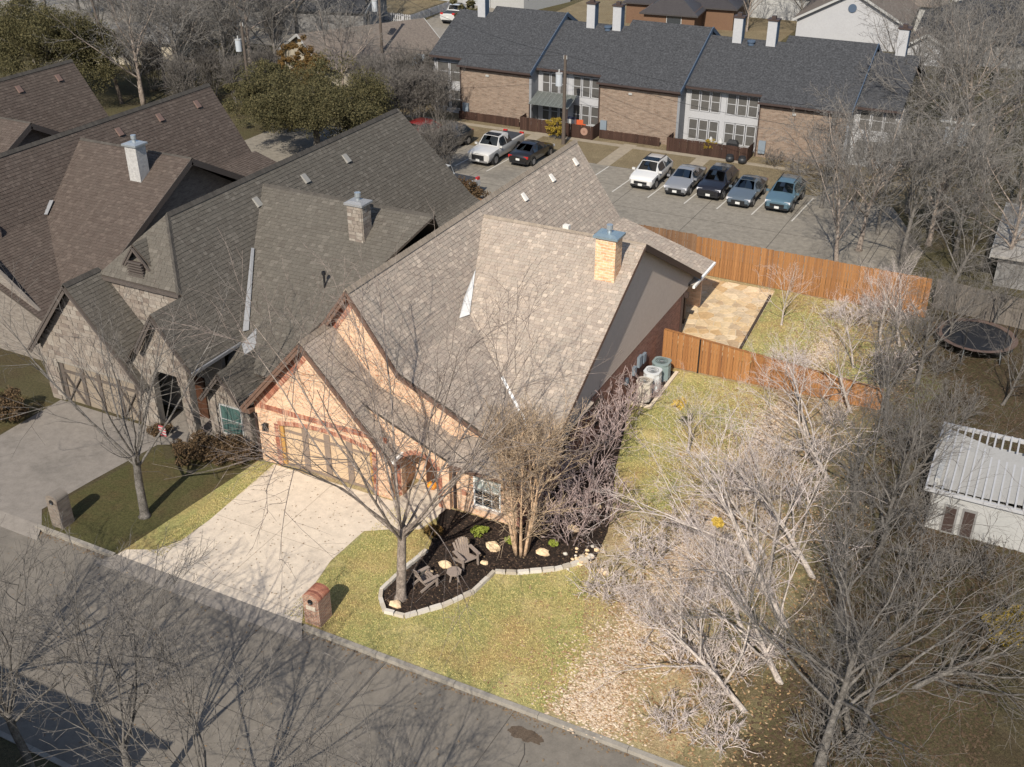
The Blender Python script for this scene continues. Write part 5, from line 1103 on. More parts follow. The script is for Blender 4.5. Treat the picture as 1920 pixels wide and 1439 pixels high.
# ------------------------------------------------------------------ trees and shrubs
def bark(name, a, b): return M(name, [tuple(x*.62 for x in a), a, b], 4, .95, .08, fine=.5, fs=22, bmp=.6, pos=[.3,.45,.65])
m_bark_pale = bark('pale bark', (.33,.285,.25), (.49,.43,.38))
m_twig_pale = bark('pale twig', (.39,.33,.30), (.56,.49,.455))
m_bark_mid = bark('grey brown bark', (.19,.155,.13), (.30,.25,.21))
m_twig_mid = bark('grey brown twig', (.15,.122,.105), (.23,.19,.165))
m_bark_dim = bark('grey bark', (.105,.095,.084), (.16,.147,.133))
m_twig_dim = bark('grey twig', (.105,.095,.085), (.152,.138,.125))
m_twig_far = bark('ash grey twig', (.125,.116,.106), (.175,.163,.15))
m_bark_crape = bark('smooth tan bark', (.40,.27,.17), (.52,.37,.25))
m_twig_crape = bark('tan seed twig', (.37,.275,.185), (.48,.365,.255))
m_twig_red = bark('reddish twig', (.28,.21,.195), (.42,.335,.315))
m_twig_dark = bark('dark twig', (.05,.042,.036), (.085,.072,.06))
def grow(seed, H, trunk_r, clear=.3, limbs=8, spread=.75, nb=6, ns=5, nt=4, wig=.12, up=.10, stems=1, sp0=0.0, droop=0.0, tw=1.0, tl=1.0, lead=True):
    """a bare tree: returns (trunk and limb mesh builder, twig mesh builder) in local coordinates"""
    r = random.Random(seed); T, W = MB(), MB()
    def line(p, d, L, r0, r1, n, wg, u):
        P = [tuple(p)]; Rr = [r0]; d = Vector(d).normalized(); p = Vector(p)
        for i in range(n):
            d = (d+Vector((r.gauss(0,wg), r.gauss(0,wg), r.gauss(0,wg)+u))).normalized(); p = p+d*(L/n); P.append(tuple(p)); Rr.append(r0+(r1-r0)*(i+1)/n)
        return P, Rr, d
    def at(P, t):
        f = t*(len(P)-1); i = min(int(f), len(P)-2); a, b = Vector(P[i]), Vector(P[i+1]); return a+(b-a)*(f-i), (b-a).normalized()
    def side(d, ang):
        a = r.random()*6.2832; u = d.cross(Vector((0,0,1)));
        if u.length < .05: u = Vector((1,0,0))
        u.normalize(); v = d.cross(u); return (d*math.cos(ang)+(u*math.cos(a)+v*math.sin(a))*math.sin(ang)).normalized()
    def sub(P, L, r0, lvl):
        if lvl == 0:
            k = nb
            for j in range(k):
                t = .22+.76*(j+r.random())/k; p, d = at(P, t); l = L*(.62-.3*t)*r.uniform(.7,1.25)
                Q, Rr, _ = line(p, side(d, r.uniform(.45,.95)), l, r0*(1-t*.75)*.38+.006, .006*tw, 4, wig*1.3, up*.9-droop); W.tube(Q, Rr, 4, False); sub(Q, l, Rr[0], 1)
        elif lvl == 1:
            for j in range(ns):
                t = .15+.83*(j+r.random())/ns; p, d = at(P, t); l = max(.3, L*(.6-.25*t)*r.uniform(.6,1.25))*tl
                Q, Rr, _ = line(p, side(d, r.uniform(.4,.9)), l, .0085*tw, .005*tw, 3, wig*1.5, up*.7-droop); W.tube(Q, Rr, 3, False); sub(Q, l, .008, 2)
        else:
            for j in range(nt):
                t = .15+.83*(j+r.random())/nt; p, d = at(P, t); l = L*r.uniform(.3,.62)
                Q, Rr, _ = line(p, side(d, r.uniform(.4,.85)), l, .0058*tw, .004*tw, 2, wig*1.5, up*.5-droop); W.tube(Q, Rr, 3, False)
    for s_ in range(stems):
        a = 6.2832*s_/max(1,stems)+r.random()*.6; d0 = Vector((sp0*math.cos(a), sp0*math.sin(a), 1)); b0 = Vector((.09*stems**.5*math.cos(a), .09*stems**.5*math.sin(a), 0)) if stems > 1 else Vector((0,0,0))
        Ht = H*(.62 if lead else clear+.06)*r.uniform(.95,1.05)
        P, Rr, dd = line(b0, d0, Ht, trunk_r, trunk_r*(.3 if lead else .75), 9, wig*.28, .02)
        if stems == 1: Rr[0] *= 1.55; P.insert(1, tuple(Vector(P[0])*.75+Vector(P[1])*.25)); Rr.insert(1, trunk_r*1.05)
        T.tube(P, Rr, 9)
        for j in range(limbs):
            t0 = clear/(.62 if lead else clear+.06)
            t = min(.99, t0+(1-t0)*(j+.35*r.random())/max(1,limbs-1)); p, d = at(P, t); az = j*2.39996+s_*1.3+r.uniform(-.4,.4); an = spread*r.uniform(.75,1.2)*(1.15-.55*(t-t0)/(1-t0+1e-6))
            dv = Vector((math.cos(az)*math.sin(an), math.sin(az)*math.sin(an), math.cos(an))); l = (H-p.z)*r.uniform(.8,1.0)/max(.55,math.cos(an*.75)); rr_ = max(.016, trunk_r*(.50-.26*t))
            Q, Rl, _ = line(p, dv, l, rr_, .012*tw, 7, wig, up); T.tube(Q, Rl, 6, False); sub(Q, l, rr_, 0)
        if lead: sub(P, H*.62, trunk_r*.6, 0)
    return T, W
_tm = {}
def tree_mesh(key, bk, tk, **kw):
    k = (key, bk.name, tk.name)
    if k not in _tm:
        base = ('m', key)
        if base not in _tm: _tm[base] = grow(**kw)
        T, W = _tm[base]; _tm[k] = (T.mesh('trunk', bk, uv=False, smooth=True), W.mesh('crown', tk, uv=False))
    return _tm[k]
def place_tree(key, x, y, lab, bk, tk, rz=0.0, s=1.0, lean=(0,0), name='bare_tree', cat='tree', group='bare trees', z=0.0, **kw):
    e = empty(name, (x,y,z), lab, cat, group); t, c = tree_mesh(key, bk, tk, **kw); rot = (lean[1], lean[0], rz)
    m_ = Matrix.Rotation(lean[0], 3, 'Y') @ Matrix.Rotation(-lean[1], 3, 'X') @ Matrix.Rotation(rz, 3, 'Z'); rot = m_.to_euler()
    for nm, me in (('trunk', t), ('crown', c)): piece(nm, me, e, (0,0,-.5 if abs(lean[0]) > .5 else -.25 if abs(lean[0]) > .25 else 0), (s,s,s), rot)
    return e
# front garden
q = G(752,1122); place_tree('shade', q.x,q.y,'bare shade tree with a pale trunk in the mulch bed before the driveway',m_bark_mid,m_twig_mid,2.2,1.0,(.03,.05),seed=11,H=11.6,trunk_r=.2,clear=.22,limbs=13,spread=.78,nb=7,ns=5,nt=3,wig=.07,up=.03,lead=False)
q = G(272,968); place_tree('shade2', q.x,q.y,'bare shade tree on the lawn before the stone house',m_bark_dim,m_twig_dim,.6,1.0,(-.03,.05),seed=17,H=9.2,trunk_r=.19,clear=.25,limbs=10,spread=.75,nb=6,ns=4,nt=3,wig=.075,up=.04,lead=False)
q = G(977,1038); place_tree('crape', q.x,q.y,'multi-stemmed tan crape myrtle at the corner of the brick house',m_bark_crape,m_twig_crape,.4,1.0,(0,.03),'crape_myrtle',seed=5,H=6.0,trunk_r=.075,clear=.36,limbs=4,spread=.36,nb=6,ns=5,nt=4,wig=.06,up=.10,stems=7,sp0=.17,tw=1.1,tl=1.2)
# street trees on the near side
for i, (x, y, s, k, rz) in enumerate(((-27.4,14.3,1.0,'st1',0),(-23.6,14.2,.95,'st2',1.0),(-19.8,14.7,.92,'st1',2.4),(-17.0,14.6,.85,'st2',3.9),(-12.2,14.4,.8,'st1',5.1))):
    lab = ('bare street tree at the lower left corner','second bare street tree from the lower left corner','bare street tree whose trunk shadow crosses the street toward the driveway','bare street tree fourth from the lower left','bare street tree at the bottom centre below the street stain')[i]
    place_tree(k,x,y,lab,m_bark_dim,m_twig_dim,rz,s,(0,0),'street_tree',group='street trees across from the lot',seed=31+len(k)+ord(k[-1]),H=8.4,trunk_r=.15,clear=.28,limbs=9,spread=.6,nb=7,ns=5,nt=3,wig=.09,up=.05,lead=False)
big = dict(H=11.5,trunk_r=.24,clear=.26,limbs=10,spread=.8,nb=7,ns=5,nt=4,wig=.13,up=.05,tw=1.15)
def bigt(k, **kw): d = dict(big); d['seed'] = 50+k; d.update(kw); return d
VAR = {'f1':bigt(21,ns=5,nt=4,tw=2.0),'f2':bigt(22,spread=.65,ns=5,nt=4,tw=2.0),'f3':bigt(23,wig=.17,spread=.9,ns=5,nt=4,tw=2.0),'f4':bigt(24,H=9.5,trunk_r=.17,ns=5,nt=4,tw=2.0),'f5':bigt(25,stems=2,sp0=.22,limbs=6,ns=5,nt=4,tw=2.0),'p1':bigt(11,nb=5,ns=5,nt=3,tw=1.0,limbs=8),'p2':bigt(12,nb=5,ns=5,nt=3,tw=1.0,limbs=8,spread=.65),'p3':bigt(13,nb=5,ns=5,nt=3,tw=1.0,limbs=8,wig=.16,spread=.9),'p4':bigt(14,nb=5,ns=5,nt=3,tw=1.0,H=9.5,trunk_r=.17,spread=.7,limbs=8),'b1':bigt(1),'b2':bigt(2,spread=.65,limbs=9),'b3':bigt(3,wig=.17,spread=.9),'b4':bigt(4,H=9.5,trunk_r=.17,spread=.7),'b5':bigt(5,stems=2,sp0=.22,limbs=6)}
lot_trees = [ # pixel base, variant, scale, lean(x,y), label
 (1490,1180,'p1',.74,(-.66,.10),'bare pale tree leaning far left over the lot from the creek bank'),
 (1450,1050,'p4',.6,(-.55,.05),'slimmer bare pale tree leaning left over the middle of the gravel'),
 (1420,1345,'p3',.55,(-.72,.1),'low pale bare tree leaning far left at the bottom of the lot'),
 (1570,905,'p3',.58,(-.6,-.05),'bare pale tree leaning left just before the orange side fence'),
 (1520,820,'p4',.52,(-.3,.0),'upright bare pale tree standing in front of the orange side fence'),
 (1290,850,'p4',.36,(0,0),'thin young bare tree on the side lawn'),
 (1465,610,'p4',.36,(-.05,0),'thin young bare tree on the back lawn beside the patio'),
 (1650,640,'p2',.38,(-.12,0),'bare pale tree in the far right corner of the back lawn'),
 (1600,690,'p4',.40,(-.2,.05),'bare pale tree at the right end of the back lawn above the fence'),
 (1470,980,'p3',.5,(-.55,-.1),'bare pale tree leaning left over the side lawn edge'),
 (1480,1290,'p2',.55,(-.6,.2),'bare pale tree leaning left near the bottom of the lot'),
 (1600,775,'p1',.40,(-.45,0),'bare pale tree spreading over the right end of the side fence'),
 (1360,1290,'p4',.42,(-.5,.2),'bare pale sapling leaning left at the front of the lot'),
 (1540,1090,'p1',.55,(-.6,.1),'bare pale tree on the bank above the big leaning trunk'),
 (1690,650,'p3',.38,(-.3,0),'bare pale sapling at the far right of the back lawn'),
 (1395,1180,'p2',.42,(-.5,.15),'bare pale tree over the lower gravel run')]
for i, (px,py,k,s,ln,lab) in enumerate(lot_trees):
    q = G(px,py); place_tree(k,q.x,q.y,lab,m_bark_pale,m_twig_pale,i*1.7,s,ln,group='bare pale trees in the lot',**VAR[k])
creek = [
 (1538,1439,'b1',0.70,(0,.03),'thick upright grey trunk tree at the bottom right of the lot'),(1600,1400,'b5',0.49,(-.12,0),'bare grey tree just right of the thick upright trunk'),
 (1690,1285,'b4',0.67,(.75,.1),'pale smooth tree leaning far right over the shaded lawn'),(1575,1180,'b2',0.56,(-.12,0),'bare grey tree behind the thick upright trunk on the creek bank'),
 (1640,1060,'b3',0.55,(.05,.0),'bare grey tree left of the white outbuilding'),(1600,960,'b1',0.49,(-.15,.1),'bare grey tree on the creek bank below the fence end'),
 (1690,920,'b5',0.44,(.2,0),'forked bare grey tree beside the outbuilding corner'),(1660,800,'b2',0.48,(-.1,0),'bare grey tree right of the side fence end'),
 (1720,720,'b3',0.46,(0,0),'bare grey tree left of the trampoline'),(1775,650,'b4',0.49,(.1,0),'slim bare grey tree before the trampoline'),
 (1775,545,'b1',0.58,(.42,.1),'large bare grey tree leaning right beyond the back corner of the lot'),(1690,560,'b5',0.36,(-.1,0),'forked bare tree behind the orange back fence corner'),
 (1860,620,'b2',0.38,(.1,0),'bare tree right of the trampoline'),(1880,760,'b3',0.33,(.2,0),'bare tree between trampoline and outbuilding')]
for i, (px,py,k,s,ln,lab) in enumerate(creek):
    q = G(px,py); place_tree(k,q.x,q.y,lab,m_bark_dim,m_twig_dim,i*2.1+.5,s,ln,group='bare trees along the creek',**VAR[k])
back = [
 (1568,500,'b2',0.66,(-.12,0),'bare tree standing in the corner of the parking lot by the brown fence'),(1645,440,'b3',0.59,'bare tree right of the parking lot end'),(1700,400,'f1',0.53,'bare tree left of the twin transformer pole'),(1600,395,'b4',0.44,'bare tree before the right end of the townhouses'),
 (1655,345,'b2',0.43,'bare tree beside the last townhouse window bay'),(1760,330,'f1',0.89,'bare tree behind the twin transformer pole'),(1830,400,'f3',0.55,'bare tree right of the twin transformer pole'),(1900,420,'f2',0.94,'bare tree behind the pale shed at the right edge'),
 (1720,250,'b5',0.58,'forked bare tree right of the last townhouse'),(1810,260,'f2',0.89,'bare tree on the right below the dark grey roof'),(1890,270,'f1',0.94,'bare tree at the right edge below the dark grey roof'),(1860,170,'f3',0.89,'bare tree covering the dark grey roofed house'),(1770,170,'f2',0.71,'bare tree left of the dark grey roofed house'),
 (1905,120,'f4',1.00,'bare tree at the upper right corner'),(1500,70,'f2',0.83,'pale bare tree between the townhouse chimneys and white gable'),(1400,60,'f4',.75,'bare tree behind the paired townhouse chimneys'),
 (690,58,'f3',1.08,'large bare tree with a thick pale trunk by the back street'),(560,80,'f1',1.02,'bare tree behind the cream bungalow'),(470,120,'f3',1.02,'bare tree left of the cream bungalow'),(400,110,'f2',1.08,'bare tree in the middle of the upper left thicket'),(330,130,'f1',1.02,'bare tree right of the leaning utility pole'),
 (270,200,'f5',0.90,'forked bare tree beside the foot of the leaning pole'),(350,190,'f4',0.96,'slim bare tree above the brown roof ridge'),(430,165,'f2',0.90,'bare tree left of the evergreen oak pole'),(230,90,'f2',1.02,'bare tree behind the big evergreen oak'),(330,40,'f3',1.08,'bare tree far up the left street'),(460,35,'f1',1.08,'bare tree across the back street at left'),(580,10,'f2',1.02,'bare tree before the far tan roof'),
 (150,30,'f1',0.96,'bare tree at the top left behind the evergreen'),(30,20,'f3',0.96,'bare tree at the top left corner'),(645,190,'f4',0.84,'bare tree rising behind the right evergreen oak'),(255,45,'f5',1.02,'forked bare tree at the top left by the street'),
 (500, 60, 'f3', 1.0, 'bare tree right of the bungalow pole line'),(380, 70, 'f1', 1.0, 'bare tree above the middle of the upper left thicket'),(300, 75, 'f2', 1.0, 'bare tree over the pale walled bungalow'),(200, 130, 'f4', 1.0, 'slim bare tree right of the big evergreen oak'),(420, 60, 'f5', 1.0, 'forked bare tree in the upper left thicket'),(520, 150, 'f2', 0.85, 'bare tree just left of the rusty juniper'),(390, 150, 'f3', 0.8, 'spreading bare tree behind the brown roof ridge'),(310, 165, 'f1', 0.75, 'bare tree left of the brown roof ridge end'),(445, 85, 'f2', 1.0, 'bare tree left of the cream bungalow gable'),(90, 45, 'f2', 0.9, 'bare tree behind the left evergreen oak'),(560, 45, 'f5', 0.95, 'forked bare tree before the back street'),(215, 20, 'f3', 1.0, 'spreading bare tree at the top left by the far street'),(630, 25, 'f4', 1.0, 'slim bare tree at the top before the picket fence'),
 (1610, 470, 'f3', 0.75, 'bare tree behind the corner tree of the parking lot'),(1690, 500, 'f2', 0.75, 'bare tree just behind the orange back fence corner'),(1540, 390, 'f4', 0.7, 'slim bare tree in front of the blue crossover end of the lot'),(1740, 460, 'f1', 0.75, 'bare tree beneath the twin transformer pole'),(1790, 480, 'f4', 0.85, 'slim bare tree right of the transformer pole foot'),(1690, 215, 'f3', 0.75, 'spreading bare tree behind the last townhouse bay'),(1830, 320, 'f5', 0.85, 'forked bare tree in the middle of the right tree mass'),(1740, 120, 'f4', 0.8, 'slim bare tree beside the little gabled shed'),(1640, 290, 'f1', 0.62, 'bare tree before the last townhouse bay'),(1880, 530, 'f1', 0.7, 'bare tree left of the pale shed wall')]
for i, tt in enumerate(back):
    if len(tt) == 6: px,py,k,s,ln,lab = tt
    else: px,py,k,s,lab = tt; ln = (0,0)
    q = G(px,py); place_tree(k,q.x,q.y,lab,m_bark_dim if i % 3 else m_bark_mid,m_twig_far,i*1.3+.2,s,ln,group='bare trees in the background',**VAR[k])
# shrubs ----------------------------------------------------------------------------------
def shrub(key, x, y, lab, tk, s=1.0, rz=0.0, group='bare shrubs', **kw):
    e = empty('bare_shrub', (x,y,0), lab, 'shrub', group); t, c = tree_mesh(key, tk, tk, **kw); t.name = 'stem'
    piece('stem', t, e, (0,0,0), (s,s,s), (0,0,rz)); piece('twigs', c, e, (0,0,0), (s,s,s), (0,0,rz))['kind'] = 'stuff'; return e
SR = dict(seed=71,H=2.3,trunk_r=.03,clear=.12,limbs=4,spread=.6,nb=3,ns=2,nt=2,wig=.11,up=.04,stems=5,sp0=.5,tw=1.4)
SB = dict(seed=73,H=4.6,trunk_r=.045,clear=.15,limbs=5,spread=.4,nb=5,ns=4,nt=3,wig=.08,up=.08,stems=9,sp0=.3,tw=1.5)
SL_ = dict(seed=75,H=1.5,trunk_r=.022,clear=.06,limbs=4,spread=.8,nb=3,ns=3,nt=2,wig=.13,up=.02,stems=5,sp0=.8,tw=1.3)
for i, (px,py,s,lab) in enumerate(((1040,985,1.1,'reddish twiggy shrub right of the crape myrtle'),(1090,945,1.0,'reddish twiggy shrub second along the right house wall'),(1105,880,1.15,'reddish twiggy shrub third along the right house wall'),(1135,835,1.1,'reddish twiggy shrub below the small side window'),(1165,790,1.0,'reddish twiggy shrub just before the air conditioners'),(1070,1020,.9,'reddish twiggy shrub at the right tip of the mulch bed'),(1225,748,.42,'tiny reddish shrub on the equipment pad'),(1130,985,.9,'reddish twiggy shrub spilling onto the side lawn'))):
    q = G(px,py); shrub('red', q.x,q.y,lab,m_twig_red,s,i*1.1,'reddish shrubs along the house',**SR)
for i, (px,py,s) in enumerate(((710,255,.95),(745,245,1.0),(785,240,1.0),(825,240,.95),(720,215,1.0),(770,205,1.05),(815,200,1.0),(860,205,.8),(690,200,.9),(835,330,.8),(800,318,.7))):
    lab = ('upright brush at the left end of the thicket behind the grey roof','upright brush in front of the red car','upright brush above the red car','upright brush before the dark grey crossover','upright brush behind the red car','tall upright brush in the middle of the thicket','tall upright brush left of the townhouse corner','upright brush against the townhouse corner','upright brush next to the right evergreen oak','spreading brush in front of the white pickup','spreading brush at the edge of the grey roof')[i]
    q = G(px,py); shrub('brush', q.x,q.y,lab,m_twig_dim,s,i*.9,'brush left of the parking lot',**SB)
for i, (px,py,s_) in enumerate(((350,215,1.0),(400,185,.9),(450,200,.9),(290,170,.9),(500,175,.85),(430,110,1.1),(330,100,1.1),(520,95,1.0),(250,140,.9),(380,125,1.0))):
    lab = 'tall grey brush '+('above the brown roof ridge','left of the oak pole','below the oak pole','by the leaning pole','between pole and juniper','in the upper left thicket centre','over the pale bungalow','left of the cream bungalow','right of the left evergreen','before the pale bungalow wall')[i]
    q = G(px,py); shrub('brush', q.x,q.y,lab,m_twig_dim,s_,i*1.2,'brush in the upper left thicket',**SB)
litter = ((1180,1130),(1230,1180),(1130,1120),(1290,1250),(1330,1330),(1260,1370),(1380,1260),(1210,1060),(1310,1130),(1350,1050),(1280,1010),(1390,940),(1440,1000),(1460,870),(1420,1110),(1500,950),(1540,860),(1560,800),(1480,700),(1600,610),(1560,600),(1640,590),(1690,610),(1670,700),(1440,1230),(1350,1400))
where = ('right of the mulch bed tip','beside the middle of the gravel','left of the gravel run','right of the lower gravel','at the bottom of the lot','at the front edge of the lot','under the leaning pale tree','left of the upper gravel','under the crossing branches','right of the middle gravel','near the side lawn corner','right of the upper gravel','under the slim leaning tree','before the side fence','near the leaning trunk base','on the creek bank edge','by the fence line','below the fence end','on the back lawn edge','at the back fence','against the orange back fence','in the back corner','at the far corner of the lot','at the right end of the back lawn','under the low pale tree','in the lowest corner of the lot')
for i, (px,py) in enumerate(litter):
    q = G(px,py); shrub('low', q.x,q.y,'low tangle of bare pale twigs '+where[i],m_twig_pale,.6+.12*(i % 4),i*1.9,'low bare brush on the lot',**SL_)
low2 = ((1560,1330),(1620,1250),(1680,1180),(1720,1090),(1600,1060),(1640,950),(1700,860),(1660,720),(1720,640),(1760,700),(1790,800),(1560,1420),(1850,1090),(1800,1080),(1700,1000),(1740,560),(1820,520),(1700,470),(1760,430),(1850,330),(1790,350),(1690,300),(1640,330),(1500,330),(1545,335),(1450,312),(1880,200),(1800,210))
wh2 = ('left of the thick upright trunk','behind the leaning smooth trunk','beside the dark creek','below the outbuilding','on the creek bank under the grey trees','above the creek','left of the outbuilding roof','right of the fence end','behind the trampoline fence','before the trampoline','on the lawn beyond the outbuilding','at the very bottom of the creek','right of the outbuilding doors','in front of the outbuilding','under the forked tree','past the orange back corner','under the large leaning tree','behind the orange back corner','right of the parking lot','under the right tree mass','behind the transformer pole','beyond the parking lot end','below the last townhouse','under the right townhouse brick wall','under the last window bay','beside the right patio fence corner','below the dark grey roof','left of the right edge trees')
for i, (px,py) in enumerate(low2):
    q = G(px,py); shrub('low' if i % 2 else 'red', q.x,q.y,'low bare grey brush '+wh2[i],m_twig_dim,.7+.13*(i % 4),i*1.9,'low grey brush',**(SL_ if i % 2 else SR))
# leafy crowns -----------------------------------------------------------------------------
def leafy(seed, rx, ry, h, n, z0=0.0, leaf=.22, clumps=40, cr=(.06,.16)):
    r = random.Random(seed); V, Fc = [], []; C = []
    lobes = []
    for q in range(11):
        a = q*2.4+r.random(); k = r.uniform(.25,.75); lobes.append((rx*k*math.cos(a), ry*k*math.sin(a), z0+(h-z0)*r.uniform(.35,.80)*(1.05-.35*k), r.uniform(.28,.5)))
    for q in range(clumps):
        L_ = lobes[q % 11]; a, b = r.random()*6.283, math.acos(r.uniform(-.8,1)); k = L_[3]*r.uniform(.7,1)
        C.append((L_[0]+rx*k*math.sin(b)*math.cos(a), L_[1]+ry*k*math.sin(b)*math.sin(a), L_[2]+(h-z0)*.62*k*math.cos(b), r.uniform(*cr)*max(rx,ry)))
    for i in range(n):
        c = C[i % clumps]; a, b = r.random()*6.283, math.acos(r.uniform(-1,1)); k = c[3]*(r.random()**.4); d = (math.sin(b)*math.cos(a), math.sin(b)*math.sin(a), math.cos(b))
        p = Vector((c[0]+k*d[0], c[1]+k*d[1], max(.05,c[2]+k*d[2]*.8))); u = Vector((r.gauss(0,1),r.gauss(0,1),r.gauss(0,1))).normalized(); v = u.cross(Vector((r.gauss(0,1),r.gauss(0,1),r.gauss(0,1)))).normalized(); s = leaf*r.uniform(.6,1.3); j = len(V)
        V += [tuple(p-u*s), tuple(p+v*s*.45), tuple(p+u*s), tuple(p-v*s*.45)]; Fc.append((j,j+1,j+2,j+3))
    m = MB(); m.v, m.f = V, Fc; return m
def leaf_mat(name, cols): return M(name, cols, 3, .8, .2, fine=.15, src='island', bmp=0)
m_oak = leaf_mat('live oak leaf', [(.034,.033,.014),(.062,.056,.024),(.10,.084,.038),(.046,.044,.019)]); m_jun = leaf_mat('rusty juniper leaf', [(.09,.05,.015),(.13,.075,.022),(.06,.042,.016)]); m_brown = leaf_mat('brown leaf', [(.075,.048,.026),(.11,.07,.036),(.05,.036,.02)])
m_yel = leaf_mat('yellow leaf', [(.22,.15,.02),(.28,.20,.03),(.17,.12,.02)]); m_ygr = leaf_mat('bright green leaf', [(.17,.20,.03),(.24,.27,.05)]); m_yel2 = leaf_mat('golden leaf', [(.42,.28,.05),(.52,.36,.07),(.34,.24,.05)])
def evergreen(x, y, lab, mat, name='evergreen_tree', cat='tree', tr=.3, **kw):
    e = empty(name, (x,y,0), lab, cat); m = leafy(**kw); me = m.mesh('crown', mat, uv=False); piece('crown', me, e, (0,0,0))
    r = random.Random(kw['seed']); t = MB(); t.tube([(0,0,0),(.05,.05,kw['h']*.35),(.1,0,kw['h']*.7)],[tr,tr*.7,tr*.25],8)
    for k in range(6): a = k*1.05; t.tube([(0,0,kw['h']*.3),(kw['rx']*.3*math.cos(a),kw['ry']*.3*math.sin(a),kw['h']*.5),(kw['rx']*.6*math.cos(a),kw['ry']*.6*math.sin(a),kw['h']*.65)],[tr*.5,tr*.3,tr*.1],5,False)
    piece('trunk' if cat == 'tree' else 'stem', t.mesh('trunk', m_bark_dim, uv=False), e, (0,0,0)); return e
evergreen(-83.5,71.5,'large dark green live oak at the left edge above the brown roofs',m_oak,seed=1,rx=7.8,ry=6.5,h=10.0,n=110000,z0=.6,leaf=.085,clumps=420,cr=(.07,.17))
evergreen(-51.8,68.5,'dark green live oak between the grey roof and the brush',m_oak,seed=2,rx=6.4,ry=5.2,h=8.2,n=90000,z0=.3,leaf=.08,clumps=380,cr=(.08,.19))
evergreen(-59.6,73.0,'lower dark green oak left of the brush, beside the pole',m_oak,seed=3,rx=3.6,ry=3.4,h=6.2,n=40000,z0=.3,leaf=.08,clumps=170)
evergreen(-60.5,79.5,'rusty brown juniper behind the right live oak',m_jun,seed=4,rx=2.6,ry=2.4,h=6.6,n=26000,z0=.3,leaf=.08,clumps=140)
evergreen(-62.2,113,'dark evergreen beside the picket fence',m_oak,seed=6,rx=2.5,ry=2.4,h=5,n=4000,z0=.3,leaf=.25,clumps=25)
for i, (px,py,rx,h,mt,lab) in enumerate(((395,862,1.15,1.15,m_brown,'brown leafed shrub left of the shaded window of the stone house'),(445,862,1.05,1.05,m_brown,'brown leafed shrub under the teal window'),(350,862,.8,.8,m_brown,'low brown leafed shrub at the lawn edge'),(300,815,.6,.5,m_brown,'small dry shrub by the garage pillar of the stone house'),(1040,262,.75,2.0,m_yel,'tall clipped yellow bush before the patio fence'),(1328,292,.6,1.5,m_yel,'clipped yellow bush before the right patio fence'),(20,790,1.2,1.5,m_brown,'brown leafed shrub at the left edge by the driveway'),(898,1005,.35,.45,m_ygr,'small green plant in the mulch under the front window'),(958,1018,.22,.3,m_ygr,'tiny bright green plant left of the crape myrtle'),(1037,1025,.2,.3,m_ygr,'tiny bright green plant right of the crape myrtle'),(1010,920,.4,.6,m_ygr,'green plant behind the crape myrtle by the wall'),(815,1005,.4,.5,m_jun,'orange leaved plant beside the entry walk'),(880,392,1.3,2.5,m_brown,'ivy covered bush behind the weathered fence'),(1890,1205,.9,1.4,m_yel,'yellow green bush on the shaded lawn at right'))):
    q = G(px,py); evergreen(q.x,q.y,lab,mt,'leafy_shrub','shrub',.04,seed=20+i,rx=rx,ry=rx*.85,h=h,n=int(5200*max(.3,rx)),z0=.05,leaf=.045+.012*rx,clumps=70,cr=(.14,.3))
def mistletoe(p, s, lab):
    e = tag(leafy(seed=int(s*100),rx=s,ry=s,h=s*1.6,n=900,leaf=.05,clumps=30,cr=(.15,.35)).build('mistletoe', m_yel2, None, origin=(0,0,0), uv=False), lab, 'mistletoe'); e.location = p
mistletoe((-12.1,40.3,2.4),.38,'golden mistletoe clump in the thin young tree over the side lawn'); q = G(1345,988,5.0); mistletoe(tuple(q),.2,'small golden mistletoe clump in the leaning pale tree')
# dry leaves and grass tufts on the lot
def scatter(name, n, fn, mat, lab, s0, s1, up=.0):
    r = random.Random(len(name)*7+n); V, Fc = [], []
    for _ in range(n):
        x, y = fn(r); s = r.uniform(s0,s1); a = r.random()*6.28; t = r.uniform(-.5,.5); j = len(V); c, sn = math.cos(a)*s, math.sin(a)*s
        if up: V += [(x-c*.25,y-sn*.25,.008),(x+c*.25,y+sn*.25,.008),(x+c*.3*t,y+sn*.3*t+.02,up*r.uniform(.6,1.3))]; Fc.append((j,j+1,j+2))
        else: z = .02+r.random()*.03; V += [(x-c,y-sn,z),(x+sn*.5,y-c*.5,z+s*.3*t),(x+c,y+sn,z+.01),(x-sn*.5,y+c*.5,z)]; Fc.append((j,j+1,j+2,j+3))
    m = MB(); m.v, m.f = V, Fc; return tag(m.build(name, mat, uv=False), lab, name.replace('_',' '), kind='stuff')
def lawn_pt(r):
    while True:
        k = r.random()
        if k < .45: x, y = r.uniform(-21.3,-10.6), r.uniform(23.7,31.2)
        elif k < .75: x, y = r.uniform(-15.3,-9.4), r.uniform(36.0,47.9)
        elif k < .95: x, y = r.uniform(-12.3,-5.4), r.uniform(48.6,59.9)
        else: x, y = r.uniform(-28.4,-27.6), r.uniform(24.2,31.4)
        if not inside(bed, x, y): return x, y
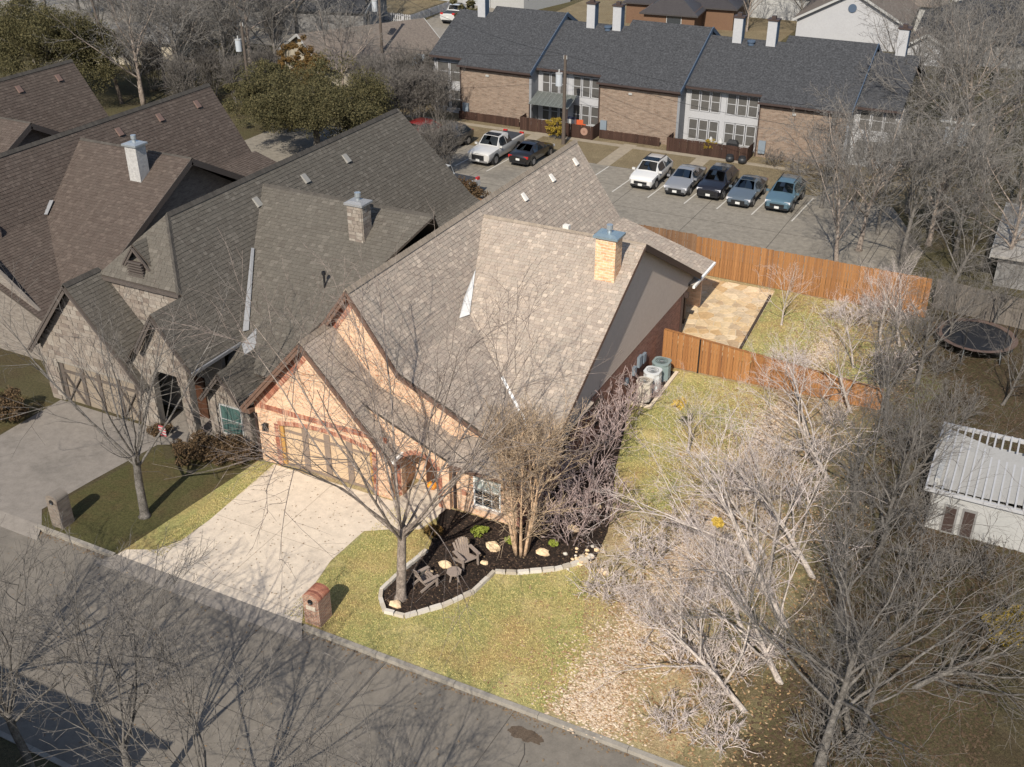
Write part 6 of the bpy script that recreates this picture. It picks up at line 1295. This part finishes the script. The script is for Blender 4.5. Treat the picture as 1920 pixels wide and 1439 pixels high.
def lot_pt(r):
    while True:
        x = r.gauss(-8.0,2.4); y = r.uniform(23.8,60)
        if -14 < x < -3.2 and not inside(bed, x, y): return x, y
scatter('grass_tufts', 42000, lawn_pt, M('grass blade', [(.24,.235,.075),(.38,.31,.13),(.46,.37,.17),(.28,.25,.09)], 3, .9, .1, src='island', bmp=0), 'short dormant grass tufts on the lot lawns', .05, .12, .05)
scatter('leaf_litter', 22000, lot_pt, M('dry leaf', [(.30,.17,.08),(.42,.28,.15),(.22,.12,.06),(.48,.36,.22),(.16,.085,.05)], 3, .9, .1, src='island', bmp=0), 'brown leaf litter along the right side of the lot', .03, .075)
scatter('leaf_litter', 22000, lambda r: (r.uniform(-4.6,2.5), r.uniform(23.8,62)), M('dull leaf', [(.07,.045,.028),(.10,.07,.045),(.05,.034,.022)], 3, .9, .1, src='island', bmp=0), 'dull leaf litter on the creek bank', .04, .09)

m_gleaf = M('gutter leaf', [(.16,.10,.06),(.24,.17,.10),(.10,.06,.035)], 3, .9, .1, src='island', bmp=0)
scatter('fallen_leaves', 1500, lambda r: (r.uniform(-60,8), 23.36-abs(r.gauss(0,.12))), m_gleaf, 'fallen leaves gathered in the gutter along the kerb', .03, .06).location.z = -.14
scatter('fallen_leaves', 420, lambda r: (r.uniform(-40,0), r.uniform(15.5,23)), m_gleaf, 'stray dry leaves lying on the street', .03, .07).location.z = -.14
scatter('fallen_leaves', 260, lambda r: (r.uniform(-27.5,-21.5), r.uniform(24,31)), m_gleaf, 'stray dry leaves lying on the pale driveway', .025, .05)
def bed_pt(r):
    while True:
        x, y = r.uniform(-18.8,-12.4), r.uniform(25.5,40)
        if inside(bed, x, y): return x, y
scatter('mulch_chips', 9000, bed_pt, M('mulch chip', [(.014,.011,.010),(.04,.028,.022),(.075,.05,.036),(.022,.016,.014)], 3, .95, .1, src='island', bmp=0), 'dark bark mulch chips in the planting bed', .03, .08)
scatter('fallen_leaves', 500, bed_pt, m_gleaf, 'dry leaves caught on the dark mulch', .03, .06)
